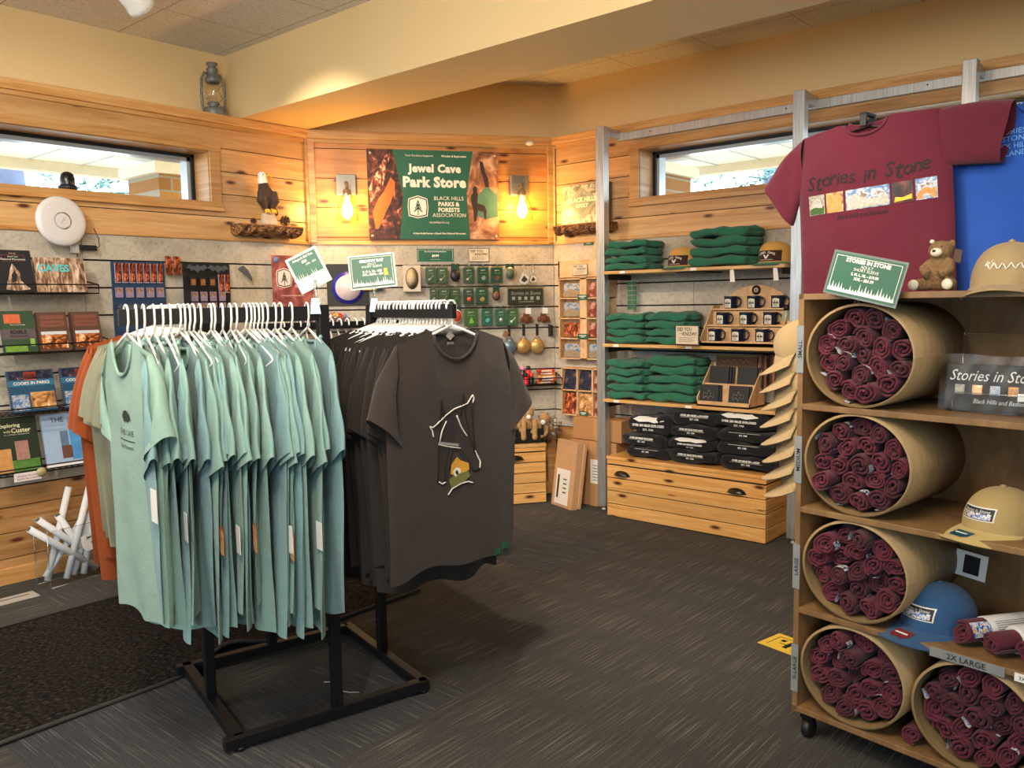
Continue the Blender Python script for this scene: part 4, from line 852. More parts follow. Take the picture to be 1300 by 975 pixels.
# colourful trinkets bin under poster
TRAY = thing('trinket_tray', 'black tray heaped with small colourful trinkets below the maroon poster', 'tray', 'D', .06, .16, 1.27)
mb = MB(); mb.box(-.17, .17, -.06, .10, 0, .01); mb.box(-.17, .17, -.06, -.05, 0, .05); mb.box(-.17, -.16, -.06, .1, 0, .05); mb.box(.16, .17, -.06, .1, 0, .05); mb.build('tray_body', M('#5a2a2c', .5), TRAY)
rnd = random.Random(8); cols = ['#c83a30', '#e0c23a', '#2a2a2c', '#6a8a3a', '#d8d0c4', '#7a70b0', '#d8804a', '#e8e4da']
pr = {}
for k in range(64):
    c = cols[rnd.randrange(8)]; x, y, z = rnd.uniform(-.15, .15), rnd.uniform(-.045, .09), .02+rnd.random()*.035
    z += .055*(1-abs(x)/.2)*(y+.05)/.14
    loc = at('D', .06+x, .16-y, 1.27+z); r = (rnd.random()*3, rnd.random()*3, rnd.random()*3)
    if c not in pr:
        mb = MB(); mb.lathe([(.001, -.008), (.010, -.006), (.014, .0), (.010, .006), (.001, .008)], n=10, sx=1.4); pr[c] = mb.build('trinket', M(c, .35))
        tag(pr[c], 'small colourful polished trinket heaped in tray below the maroon poster', 'trinket', 'small trinkets heaped in the tray'); pr[c].location = loc; pr[c].rotation_euler = r
    else: copy_tree(pr[c], loc, r)

# eagle on log shelf
BARKW = pic('split_log_bark', [(.30, '#1c100a'), (.46, '#4a2c1a'), (.56, '#9a6a3e'), (.7, '#c8965a')], 14, (1, 6, 6), rough=.8)
def log_shelf(fr, u, z, w, lab):
    t = thing('log_shelf', lab, 'shelf', fr, u, 0, z); mb = MB()
    def f(i, j):
        a = pi+pi*j; x = -w/2+w*i; r = .055+.006*sin(9*i*w*10+3*j)+.004*sin(31*i+7*j)
        return (x, -.045+1.4*r*cos(a), .02+r*sin(a)*1.1+.0)
    mb.grid(f, 30, 12); mb.add([f(0, k/11) for k in range(12)], [tuple(range(12))[::-1]]); mb.add([f(1, k/11) for k in range(12)], [tuple(range(12))]); mb.build('bark', BARKW, t)
    mb = MB(); mb.box(-w/2, w/2, -.125, .0, .014, .024); mb.build('top_face', M('#8a5c36', .7), t, bevel=.004)
log_shelf('L', 3.055, 1.886, .45, 'half log shelf holding the eagle figurine on the left wall'); log_shelf('R', -3.40, 1.908, .46, 'half log shelf holding the board game on the right wall')
t = thing('eagle_figurine', 'bald eagle figurine perched on a rock on the log shelf', 'figurine', 'L', 3.055, .065, 1.912)
mb = MB(); mb.add(*(lambda P: (P, [(0, 1, 2, 3), (4, 7, 6, 5), (0, 4, 5, 1), (1, 5, 6, 2), (2, 6, 7, 3), (3, 7, 4, 0)]))([(-.05, -.03, 0), (.06, -.035, 0), (.055, .035, 0), (-.045, .03, 0), (-.035, -.025, .075), (.04, -.02, .085), (.035, .02, .08), (-.03, .025, .07)])); mb.build('rock', M('#b0a08c', .9, var=.3, sc=30), t, bevel=.008)
mb = MB(); mb.ball((-.012, 0, .18), (.052, .045, .075)); mb.ball((-.02, 0, .235), (.036, .034, .04)); mb.tube([(.0, .01, .16), (.05, .02, .10), (.085, .02, .07)], [.045, .03, .012], 12); mb.tube([(-.05, -.02, .21), (-.055, -.02, .15), (-.02, -.02, .09)], [.02, .03, .012], 10); mb.tube([(.03, -.03, .21), (.04, -.03, .15), (.03, -.02, .10)], [.02, .028, .01], 10)
remesh(mb.build('body', M('#3a2a22', .8, var=.5, sc=60, bump=1), t), .006)
mb = MB(); mb.ball((-.026, 0, .272), (.032, .03, .034)); mb.ball((-.028, -.0, .305), (.028, .026, .026)); remesh(mb.build('head', M('#e4e0da', .7), t), .005)
mb = MB(); mb.tube([(-.01, -.012, .308), (.01, -.02, .307), (.022, -.024, .298), (.020, -.024, .286)], [.013, .011, .007, .002], 8); mb.build('beak', M('#d8a52a', .4), t)
mb = MB()
for sx in (-.02, .025):
    for k in (-1, 0, 1): mb.tube([(sx, -.01, .10), (sx+k*.012, -.035, .088), (sx+k*.014, -.04, .07)], [.010, .007, .003], 6)
mb.build('talons', M('#d8a52a', .5), t)
mb = MB(); mb.ball((-.035, -.022, .308), .004); mb.ball((-.008, -.023, .312), .004); mb.build('eyes', BLACK, t)
def cone(u, off, z, s, lab):
    t = thing('pine_cone', lab, 'pine cone', 'L', u, off, z, 0, 'pine cones beside the eagle'); mb = MB()
    for i in range(70):
        ph = math.acos(1-2*(i+.5)/70); th = i*2.39996; d = Vector((sin(ph)*cos(th), sin(ph)*sin(th), cos(ph)*1.05)); a = d.cross(Vector((0, 0, 1))).normalized()*.2; c = Vector((0, 0, 1))*.9
        mb.add([(c*.0+d*.35+a*.4)*s+Vector((0, 0, s)), (d*.35-a*.4)*s+Vector((0, 0, s)), (d*1.05-a*.7)*s+Vector((0, 0, s*.97)), (d*1.05+a*.7)*s+Vector((0, 0, s*.97)), (d*.9)*s+Vector((0, 0, s*1.15))], [(0, 1, 2, 3), (3, 2, 4), (0, 3, 4), (1, 4, 2)])
    mb.ball((0, 0, s), s*.5, 8); mb.build('scales', M('#4a3226', .8, var=.4, sc=90), t)
cone(3.185, .06, 1.912, .034, 'large dark pine cone right of the eagle figurine'); cone(2.955, .06, 1.912, .020, 'small dark pine cone left of the eagle figurine')
# lantern on the ledge
t = thing('oil_lantern', 'old grey oil lantern standing on the ledge in the left corner', 'lantern', 'L', 2.80, -.072, LT)
PEW = M('#7a7c7a', .5, .4, var=.3, sc=30, name='weathered_tin')
mb = MB(); mb.lathe([(.001, 0), (.062, .0), (.066, .01), (.066, .035), (.058, .05), (.030, .056), (.028, .068), (.038, .074), (.034, .084)], n=32); mb.lathe([(.010, .05), (.012, .065), (.010, .068), (.001, .068)], (.042, -.02, 0), 12); mb.build('fuel_tank', PEW, t)
mb = MB(); mb.lathe([(.030, .084), (.046, .11), (.050, .14), (.044, .175), (.034, .20)], n=28); mb.build('glass_globe', JAR, t)
mb = MB(); mb.lathe([(.034, .20), (.042, .205), (.044, .225), (.034, .24), (.032, .275), (.036, .28), (.026, .29), (.024, .305), (.034, .31), (.033, .318), (.001, .325)], n=28); mb.build('chimney_cap', PEW, t)
mb = MB()
for s in (-1, 1): mb.tube([(s*.056, 0, .03), (s*.074, 0, .045), (s*.078, 0, .12), (s*.072, 0, .22), (s*.052, 0, .255), (s*.032, 0, .25)], .0085, 8)
mb.tube([(-.045, 0, .10), (-.046, -.03, .11), (0, -.053, .15), (.046, -.03, .19)], .0018, 5); mb.tube([(.045, 0, .10), (.046, -.03, .11), (0, -.053, .15), (-.046, -.03, .19)], .0018, 5); mb.build('side_tubes', PEW, t)
mb = MB(); mb.tube([(.074, -.004, .16)]+[(.082*cos(a), -.012-.02*sin(a), .16-.075*sin(a)) for a in [pi*k/12 for k in range(13)]]+[(-.074, -.004, .16)], .0018, 5); mb.build('wire_handle', STEEL, t)
# acrylic bin of map rolls
t = thing('acrylic_bin', 'clear acrylic floor bin holding rolled Jewel Cave maps', 'bin', 'L', 1.72, .245, .002, RD(8))
w, d, h = .30, .13, .34; mb = MB(); q4 = lambda *p: mb.add(p, [(0, 1, 2, 3)]); q4((-w/2, 0, 0), (w/2, 0, 0), (w/2, 0, h-.05), (-w/2, 0, h-.05)); q4((-w/2, d, 0), (w/2, d, 0), (w/2, d, h), (-w/2, d, h)); q4((-w/2, 0, 0), (-w/2, d, 0), (-w/2, d, h-.02), (-w/2, 0, h-.02)); q4((w/2, 0, 0), (w/2, d, 0), (w/2, d, h-.02), (w/2, 0, h-.02)); q4((-w/2, 0, .002), (w/2, 0, .002), (w/2, d, .002), (-w/2, d, .002)); mb.build('clear_walls', ACRYL, t)
mb = MB(); e = .003
for x in (-w/2, w/2):
    for y in (0, d): mb.tube([(x, y, 0), (x, y, h-.03)], e*.8, 5)
for y in (0, d): mb.tube([(-w/2, y, .001), (w/2, y, .001)], e, 5); mb.tube([(-w/2, y, h-.05 if y == 0 else h), (w/2, y, h-.05 if y == 0 else h)], e*.8, 5)
mb.build('polished_edges', glassy('acrylic_edge', (.9, .95, .97, 1), .35, .2), t)
t2 = thing('bin_tag', 'white arrow shaped tag reading Jewel Cave Maps on the acrylic bin', 'label', 'L', 1.80, .262, .215, RD(8), rot=(0, RD(-8), RD(8)))
mb = MB(); mb.prism([(-.07, -.03), (-.05, -.055), (.055, -.055), (.075, -.03), (.06, .045), (-.07, .03)], -.002, 0); mb.build('card', WHITE, t2)
mb = MB(); mb.text('Jewel Cave', -.002, .014, .018, -.003, bold=.04, maxw=.11); mb.text('Maps', -.002, -.018, .018, -.003, bold=.04); mb.build('lettering', BLACK, t2)
rolls = [((-.22, .30), (.13, .0)), ((-.16, .33), (.155, .03)), ((-.12, .0), (.02, .46)), ((-.05, .0), (.10, .45)), ((.0, .0), (.17, .44)), ((-.13, .02), (.10, .30)), ((.04, .0), (.13, .36)), ((.12, .0), (-.06, .33))]
for k, (a, b) in enumerate(rolls):
    y = .03+.026*(k % 3); mb = MB(); P = [Vector((a[0], 0, a[1]+.02)), Vector((b[0], 0, b[1]+.02))]
    if k < 2: P[1] = P[0]+(P[1]-P[0])*.95
    mb.tube(P, .0165, 14); 
    dd_ = (P[1]-P[0]).normalized(); top = P[0] if P[0].z > P[1].z else P[1]; sg = -1 if top == P[0] else 1
    o = mb.build('map_roll', M('#d9d9dc', .6, var=.02), None, at('L', 1.72, .245), pi/2+RD(8)); o.location = (Matrix.Rotation(pi/2+RD(8), 4, 'Z') @ Vector((0, y, .004)))+Vector(at('L', 1.72, .245))
    tag(o, ['white map tube sticking far out at the top left of bin', 'white map tube lying just behind the far left one', 'white map tube leaning up to the right, left of the pair', 'tall white map tube leaning right in the acrylic bin', 'rightmost tall white map tube beside the orange shirts', 'short map tube crossing low in the acrylic bin', 'map tube leaning right near middle of the bin', 'map tube leaning left at the back of the bin'][k], 'map tube', 'map tubes in the acrylic bin')
    mb = MB(); mb.tube([top+dd_*sg*.0005, top+dd_*sg*.001], .0125, 14); o2 = mb.build('hollow_end', M('#5a5854', .8), o)
# ------------------------------------------------------------------ steel shelf unit on the right wall
t = thing('steel_shelf_frame', 'brushed steel frame of square posts with arms back to the wall', 'shelf frame', 'R', 0, 0, 0)
for x in (-3.155, -1.845, -1.012, .25):
    mb = MB(); mb.box(x-.032, x+.032, -.235, -.175, .03, 2.525); mb.build('post', STEEL, t, bevel=.003)
    mb = MB(); mb.box(x-.025, x+.025, -.175, 0, 2.465, 2.522); mb.build('arm', STEEL, t, bevel=.002)
    mb = MB(); mb.lathe([(.016, 0), (.016, .01), (.008, .012), (.008, .03)], (x, -.205, 0), 14); mb.build('levelling_foot', M('#c9c6bf', .4, .4), t)
mb = MB(); mb.box(-3.155, 2.2, -.032, 0, 2.455, 2.505)
mb.build('wall_rail', STEEL, t, bevel=.002)
mb = MB()
for x in (-2.9, -2.0, -1.25, -.4): mb.lathe([(.005, .032), (.001, .034)], (x, 0, 2.485), 8, 0, 'y')
mb.build('rail_screws', BLACK, t)
for k, (z, lab) in enumerate(((1.592, 'top pine shelf board of the steel shelf unit'), (1.126, 'middle pine shelf board of the steel shelf unit with mugs'), (.766, 'lowest pine shelf board of the steel shelf unit above the black sweatshirts'))):
    q = thing('shelf_board', lab, 'shelf', 'R', -2.49, 0, z)
    mb = MB(); mb.box(-.605, .605, -.30, 0, -.020, 0); mb.build('board', SHELFW, q, bevel=.003)
    for x in (-.58, .58):
        mb = MB(); mb.prism([(-.002, -.02), (.002, -.02), (.002, -.055), (-.002, -.055)], -.27, 0); mb.rot('Z', 0).mv(x, 0, 0); mb.build('bracket', BLKMET, q)
    if k < 2: mb = MB(); mb.box(-.09, .09, -.26, -.01, -.028, -.021); mb.build('brace', BLACK, q)
    for x in ((-.5, .02) if k else (-.45, .05)): mb = MB(); mb.box(x-.02, x+.02, -.302, -.300, -.018, -.002); mb.build('shelf_ticket', PAPER, q)
chest('R', -2.498, .335, 1.085, .33, .40, 4, 'wide pine chest with two cup pulls under the steel shelf unit', [(-.425, .29), (.365, .285)])
t = thing('price_label_holder', 'two clear label holders hanging under the right of the top shelf board', 'label holder', 'R', -2.2, .29, 1.50)
mb = MB()
for x in (0, .26): mb.add([(x-.012, 0, .07), (x+.012, 0, .07), (x+.03, -.02, 0), (x-.0, -.02, 0)], [(0, 1, 2, 3)])
mb.build('clear_strip', M('#dedcd8', .3), t)

# folded garments
def folded(w, d, h, seed, n=34, m=30, droop=.0):
    rnd = random.Random(seed); p = [rnd.uniform(0, 6.3) for _ in range(8)]; mb = MB()
    def f(i, j):
        s = -1+2*i; a = 2*pi*j; e = (1-abs(s)**5)**.5 if abs(s) < 1 else 0
        ca, sa = cos(a), sin(a); cy = math.copysign(abs(ca)**.38, ca); cz = math.copysign(abs(sa)**.75, sa)
        x = s*w/2*(1+.015*sin(3*a+p[0])); y = cy*d/2*(.90+.10*e)+.006*sin(5*s+p[1]+2*sa)
        hh = h/2*(.50+.50*e)*(1+.17*sin(2.6*s+p[2])+.08*sin(7*s+p[3]))
        z = h/2+cz*hh+.0055*sin(4*s+p[4]+y*18)+.0025*sin(11*s+p[6]+y*30)*(1 if sa > 0 else .3)
        if ca < 0: y += .006*math.exp(-((sa-.25*sin(2*s+p[5]))/.12)**2)      # the fold line on the front roll
        return (x, y, z)
    mb.grid(lambda j, i: f(i, j), m, n, wrap=True)
    mb.add([f(0, k/m) for k in range(m)], [tuple(range(m))], 0, True); mb.add([f(1, k/m) for k in range(m)], [tuple(range(m))[::-1]], 0, True)
    return mb, f
GF = fabric('#28674f', name='green_sweatshirt'); BF = fabric('#131316', name='black_sweatshirt')
GR = 'folded green sweatshirts on the steel shelf unit'
LV = {4: ['bottom', 'second lowest', 'third lowest', 'top'], 5: ['bottom', 'second lowest', 'middle', 'fourth', 'top'], 3: ['bottom', 'middle', 'top'], 2: ['lower', 'upper']}
def stack(u, off, z, w, d, h, n, desc, seed, mat=GF, printtop=True, jit=.006, tilt=0):
    rnd = random.Random(seed)
    for k in range(n):
        hh = h*(1+.06*rnd.uniform(-1, 1)); mb, f = folded(w*(1+.03*rnd.uniform(-1, 1)), d, hh*1.04, seed*10+k)
        nm = 'folded_sweatshirt'; rz = RD(rnd.uniform(-3, 3))
        o = mb.build(nm, mat, None, (0, 0, 0)); put(o, 'R', u+rnd.uniform(-jit, jit), off+rnd.uniform(-jit, jit), z, rot=(tilt, 0, rz))
        tag(o, '%s folded green sweatshirt, %s' % (LV[n][k], desc), 'folded sweatshirt', GR)
        # sleeve folds showing on the right-hand side
        mb = MB(); 
        for q in range(2): mb.tube([(w*.40, -d*.36, hh*(.35+.3*q)), (w*.52, -d*.1, hh*(.32+.32*q)), (w*.54, d*.2, hh*(.35+.3*q)), (w*.45, d*.42, hh*(.4+.2*q))], [hh*.2, hh*.28, hh*.26, hh*.15], 8)
        mb.build('folded_sleeve', mat, o)
        if printtop and k == n-1:
            mb = MB(); rr = random.Random(seed)
            for q in range(9): x = -w*.3+w*.065*q; mb.box(x, x+w*.04, d*.02+rr.uniform(0, .01), d*.02+.018+rr.uniform(0, .01), hh*1.035, hh*1.045)
            mb.build('white_print', M('#cfd8cf', .7), o)
        z += hh*.97
stack(-2.94, .155, 1.594, .29, .26, .048, 4, 'left stack on the top shelf', 1)
stack(-2.30, .155, 1.594, .36, .26, .056, 4, 'tall stack between two caps, top shelf', 2, tilt=RD(0))
stack(-2.95, .160, 1.128, .27, .25, .050, 4, 'left stack on the mug shelf', 3)
stack(-2.655, .155, 1.128, .28, .25, .050, 4, 'stack behind the Did You Know sign', 4)
stack(-2.95, .160, .768, .27, .25, .050, 5, 'left stack on the lowest shelf', 5)
stack(-2.615, .155, .768, .31, .25, .057, 5, 'stack beside the notebooks on the lowest shelf', 6)
t_ = thing('key_tag_strip', 'narrow rack of green key tags behind the left end of the steel shelf', 'key tag rack', 'R', -3.03, .02, 1.34)
mb = MB(); mb.box(-.035, .04, -.03, 0, 0, .2); mb.build('clear_panel', ACRYL, t_)
for k in range(6):
    mb = MB(); mb.box(-.03, -.002, -.034, -.031, .005+.032*k, .03+.032*k); mb.box(.006, .034, -.034, -.031, .005+.032*k, .03+.032*k); mb.build('key_tag', M('#2c6b4a', .4, var=.4, sc=80), t_)
# black sweatshirts with print
def black_shirt(u, off, z, w, d, h, seed, lab, style, rz=0):
    mb, f = folded(w, d, h, seed); o = mb.build('folded_black_sweatshirt', BF, None, (0, 0, 0)); put(o, 'R', u, off, z, rz=rz)
    tag(o, lab, 'folded sweatshirt', 'folded black sweatshirts on the wide chest')
    def wp(x, zz):
        s = max(-1, min(1, 2*x/w)); e = (1-abs(s)**5)**.5; q = max(-1, min(1, (zz-h/2)/(h/2*.97))); cz = abs(q)**(1/.75); 
        return -(d/2)*(.90+.10*e)*(max(0, 1-cz*cz)**.5)**.38-.007
    mb = MB()
    if style == 'full':
        mb.text('OVER 200 MILES EXPLORED', 0, h*.52, h*.14, warp=wp, bold=.05, maxw=w*.74); mb.text('EST. 1908', .0, h*.29, h*.12, warp=wp, bold=.04)
        P = [(-.36, .80), (-.22, .66), (.02, .70), (.14, .64), (.36, .76), (.30, .98), (.1, .90), (-.05, 1.0), (-.25, .94)]
        mb.add([(x*w, wp(x*w, min(zz, .86)*h)+ (max(0, zz-.86)*h*1.5), min(zz, .93)*h+.004) for x, zz in P], [tuple(range(len(P)))[::-1]])
    elif style == 'two': mb.text('OVER 200 MILES EXPLORED', 0, h*.68, h*.13, warp=wp, bold=.05, maxw=w*.74); mb.text('EST. 1908', -.0, h*.44, h*.12, warp=wp, bold=.04); mb.box(-w*.3, w*.3, wp(0, h*.57)-.001, wp(0, h*.57)+.001, h*.565, h*.575)
    else: mb.text('EST. 1908', 0, h*.62, h*.13, warp=wp, bold=.04); mb.box(-w*.28, w*.3, wp(0, h*.8)-.001, wp(0, h*.8)+.002, h*.79, h*.81)
    mb.build('white_print', M('#d8d8d6', .7, var=.03), o)
    mb = MB()
    for q in range(2): mb.tube([(w*.40, -d*.34, h*(.35+.3*q)), (w*.55, -d*.1, h*(.3+.32*q)), (w*.57, d*.2, h*(.35+.3*q)), (w*.45, d*.42, h*(.4+.2*q))], [h*.2, h*.27, h*.25, h*.15], 8)
    mb.build('folded_sleeve', BF, o)
T = 'left pile of black sweatshirts'; 
black_shirt(-2.77, .17, .402, .29, .26, .075, 61, 'bottom folded black sweatshirt of the left pile on the wide chest', 'est'); black_shirt(-2.80, .17, .472, .31, .26, .088, 62, 'middle folded black sweatshirt of the left pile on the wide chest', 'two'); black_shirt(-2.76, .17, .555, .30, .26, .120, 63, 'top folded black sweatshirt with large white print, left pile', 'full', RD(4))
for k, (h, st) in enumerate(((.086, 'two'), (.078, 'full'), (.084, 'two'), (.094, 'two'))):
    black_shirt(-2.455+[0, -.01, .01, .02][k], .17, .402+sum((.086, .078, .084, .094)[:k])*.96, .30, .26, h, 70+k, '%s folded black sweatshirt of the middle pile on the wide chest' % LV[4][k], st, RD([0, 3, -2, 3][k]))
for k, (h, st) in enumerate(((.088, 'two'), (.082, 'est'), (.074, 'est'), (.105, 'full'))):
    black_shirt(-2.115+[.02, 0, 0, -.02][k], .17, .402+sum((.088, .082, .074, .105)[:k])*.96, .33, .26, h, 80+k, '%s folded black sweatshirt of the right pile on the wide chest' % LV[4][k], st, RD([0, -1, 1, -2][k]))

# caps
def cap(t, crown, brimm, button=None, H_=.115, A=.090, B=.105, flat=False, brim_len=.075, panel=None, seams=True):
    def cr(i, j):
        a = 2*pi*i; q = j*pi/2; r = cos(q)**(.75 if flat else .9); z = sin(q)**(.85 if not flat else .62)*H_
        front = max(0, -sin(a)); z *= 1+(.12 if flat else .05)*front*(1-j)
        k = 1+.012*abs(cos(3*a))
        return (A*r*cos(a)*k, B*r*sin(a)*k, z)
    mb = MB(); mb.grid(cr, 48, 14, wrap=True)
    if panel: 
        def fp(i, j): x, y, z = cr(.5+.5*(.14+.72*i), j*.80); return (x*1.006, y*1.006-.0005, z)
    mb.build('crown', crown, t)
    if panel: mb = MB(); mb.grid(fp, 24, 12); mb.build('front_panel', panel, t)
    mb = MB(); mb.lathe([(.008, H_-.002), (.008, H_+.004), (.001, H_+.007)], (0, 0, 0), 12); mb.build('button', crown, t)
    mb = MB(); curve = .5 if flat else 2.2
    def br(i, j, dz=0):
        a = pi*(1.08+.84*i); x0, y0 = A*cos(a), B*sin(a); f = sin(pi*(i*.92+.04))**.42; x1, y1 = x0*1.14, y0-brim_len*f; x = x0+(x1-x0)*j; y = y0+(y1-y0)*j
        return (x, y, .004-curve*x*x*(.3+.7*j)+.020*0-.012*j+dz)
    mb.grid(lambda i, j: br(i, j, .0035), 30, 8); mb.grid(lambda i, j: br(i, j, 0), 30, 8)
    mb.tube([br(i/29, 1, .0018) for i in range(30)], .0026, 6); mb.build('brim', brimm, t)
    def fy(x, z, lift=.0015):
        k = min(.98, max(0., z/(H_*(1.05 if not flat else 1.12)))); q = math.asin(k**(1/(.85 if not flat else .62))); r = cos(q)**(.75 if flat else .9)
        return -B*r*sqrt(max(0, 1-(x/(A*r+1e-6))**2))-lift
    return fy, br
KH = fabric('#a08a64', name='khaki_cotton'); KHY = fabric('#c9a95a'); GOLD = fabric('#c99a4e', name='golden_cotton'); NAVYD = fabric('#2b4f77', name='washed_blue_denim')
def plate(mb, fy, x0, x1, z0, z1, m=0, lift=.0015, n=8):
    mb.grid(lambda i, j: (lambda x, z: (x, fy(x, z, lift), z))(x0+(x1-x0)*i, z0+(z1-z0)*j), n, 5, m)
def trucker(u, off, z, rz, lab):
    t = thing('trucker_cap', lab, 'cap', 'R', u, off, z, rz)
    fy, br = cap(t, GOLD, fabric('#2f7a5a'), flat=True, H_=.125, A=.095, B=.10, brim_len=.06)
    mb = MB(); plate(mb, fy, -.075, .075, .012, .072, lift=.002, n=14); mb.build('brown_patch', fabric('#3b2220'), t)
    mb = MB(); w2 = lambda x, zz: fy(x, zz, .0035)
    for k, ch in enumerate('JEWEL CAVE'):
        if ch != ' ': x = -.045+.010*k; mb.text(ch, x, .052+.014*(1-(x/.05)**2)-.004, .012, warp=w2, bold=.03)
    mb.add([(x, w2(x, zz), zz) for x, zz in ((-.018, .046), (-.010, .050), (0, .036), (.010, .050), (.018, .046), (.004, .026), (-.004, .026))], [(0, 1, 2, 3, 4, 5, 6)[::-1]]); mb.text('NATIONAL MONUMENT', 0, .020, .006, warp=w2, maxw=.08); mb.build('white_print', M('#e2dccd', .7), t)
trucker(-2.57, .18, 1.598, RD(-8), 'gold and brown Jewel Cave cap left of the tall green stack'); trucker(-1.985, .18, 1.598, RD(-8), 'gold and brown Jewel Cave cap at the right end of top shelf')
did_you_know('R', -2.455, .345, 1.135, .155, .115, 'cream Did You Know sign standing on the mug shelf')
# mug display
t = thing('mug_display', 'light plywood stepped display with arched back holding dark mugs', 'display stand', 'R', -2.155, .29, 1.128)
w = .245; mb = MB(); A_ = [(-w, 0)]+[(-w+.0, .16)]+[(-w*cos(a)*.97, .16+.195*sin(a)) for a in [pi*k/16 for k in range(17)]]+[(w, .16), (w, 0)]
mb.prism(A_, .235, .245); mb.build('arched_back', PLYL, t)
mb = MB()
for k in range(3): mb.box(-w, w, .078*k, .235, .012+.095*k if k else 0, .018+.095*k); mb.box(-w, w, .078*k, .078*k+.006, 0, .028+.095*k)
mb.build('steps', PLYL, t)
for x in (-w, w-.006): mb = MB(); mb.v = []; mb.prism([(0, 0), (0, .05), (.08, .145), (.155, .235), (.24, .24), (.24, 0)], -.003, .003); mb.rot('Z', pi/2); mb.mv(x+.003, 0, 0); mb.build('side_panel', PLYL, t)
mb = MB(); mb.lathe([(.028, 0), (.028, .004), (.001, .005)], (0, .235, .325), 20, 0, 'y'); mb.build('round_logo', BLACK, t)
mb = MB(); badge(mb, 0, .325, .035, .229, 0, 1, 0, False); mb.build('logo_tree', [BLACK, M('#b8a070', .5)], t)
NAVY = M('#171f33', .22, var=.3, sc=150, name='speckled_navy_glaze'); ALL = MB()
def mug(u, off, z, rz, lab):
    if 'mug' in proto: return copy_tree(proto['mug'], at('R', u, off, z), (0, 0, rz), lab)
    t = thing('mug', lab, 'mug', 'R', u, off, z, rz, 'dark enamel mugs on the plywood display')
    mb = MB(); mb.lathe([(.001, 0), (.030, 0), (.036, .006), (.039, .02), (.039, .074), (.042, .082), (.040, .083), (.036, .076), (.036, .012), (.001, .010)], n=28); mb.build('mug_body', NAVY, t)
    mb = MB(); mb.tube([(.038, 0, .068), (.054, 0, .072), (.066, 0, .060), (.068, 0, .042), (.060, 0, .024), (.038, 0, .018)], .0052, 8); mb.build('handle', NAVY, t)
    def fy(x, zz): return -sqrt(max(0, .0400**2-x*x))
    mb = MB(); P = [(-.020, .014), (.020, .014), (.020, .05), (.014, .062), (0, .067), (-.014, .062), (-.020, .05)]; n = len(P)
    for i in range(8):
        x0, x1 = -.020+.005*i, -.015+.005*i; top = lambda x: .067-12*x*x; mb.add([(x, fy(x, 0)-.0006, zz) for x, zz in ((x0, .014), (x1, .014), (x1, top(x1)), (x0, top(x0)))], [(0, 1, 2, 3)])
    mb.build('white_label', M('#d8d4c4', .4), t)
    mb = MB(); wp = lambda x, zz: fy(x, zz)-.0012; mb.prism([], 0, 0) if 0 else None
    mb.text('JEWEL', 0, .029, .007, warp=wp, bold=.03, maxw=.032); mb.text('CAVE', 0, .020, .006, warp=wp, bold=.03, maxw=.03)
    for a_, b_ in ((-.012, .052), (-.004, .060), (.006, .054), (.013, .050)): mb.add([(x_, wp(x_, 0), z_) for x_, z_ in ((a_-.005, .036), (a_+.005, .036), (a_, b_))], [(0, 1, 2)])
    mb.v = mb.v; mb.build('lettering', M('#171f33', .4), t)
    proto['mug'] = t; return t
pos = {0: 'front', 1: 'middle', 2: 'top'}
for k in range(3):
    for i in range(3): mug(-2.325+.148*i+.012*k, .29-.078*k-.042, 1.128+.0185+.095*k, RD(-4+3*i), 'dark navy mug, %s in the %s row of the plywood display' % (['left one', 'middle one', 'right one'][i], pos[k]))
t = thing('juice_bottle', 'clear bottle with colourful fruit label at the right end of mug shelf', 'bottle', 'R', -1.925, .16, 1.128)
mb = MB(); mb.lathe([(.001, 0), (.034, 0), (.036, .02), (.036, .15), (.016, .195), (.015, .215)], n=20); mb.build('glass_body', M('#8a9a86', .15), t)
mb = MB(); mb.lathe([(.0365, .02), (.0368, .14)], n=20); mb.build('fruit_label', pic('fruit_label', [(.35, '#3c5a2a'), (.48, '#d8a23a'), (.56, '#d8503a'), (.68, '#e9e2cc')], 40), t)
mb = MB(); mb.lathe([(.017, .205), (.017, .235), (.001, .236)], n=16); mb.build('cap', BLACK, t)
# notebook display
t = thing('notebook_display', 'light plywood stepped holder of dark notebooks on the lowest shelf', 'display stand', 'R', -2.25, .29, .768)
w = .17; mb = MB(); mb.box(-w, w, 0, .006, 0, .03); mb.box(-w, w, 0, .20, 0, .008); mb.box(-w, w, .09, .096, 0, .13); mb.box(-w*.9, w*.9, .18, .186, 0, .25); mb.box(-.025, .035, .05, .056, 0, .12); mb.build('steps', PLYL, t)
for x in (-w, w-.006): mb = MB(); mb.prism([(0, 0), (0, .05), (.09, .15), (.19, .25), (.20, 0)], -.003, .003); mb.rot('Z', pi/2); mb.mv(x+.003, 0, 0); mb.build('side_panel', PLYL, t)
mb = MB(); mb.box(-w*.75, w*.80, .165, .178, .225, .295); mb.build('header_board', M('#4a3220', .6), t)
mb = MB(); mb.tube([(-.10+.012*k, .1635, .262+.012*sin(k*1.9)) for k in range(18)], .0018, 4); mb.box(-w*.75, w*.8, .164, .165, .226, .229); mb.box(-w*.75, w*.8, .164, .165, .291, .294); mb.build('gold_script', M('#a88a4a', .5), t)
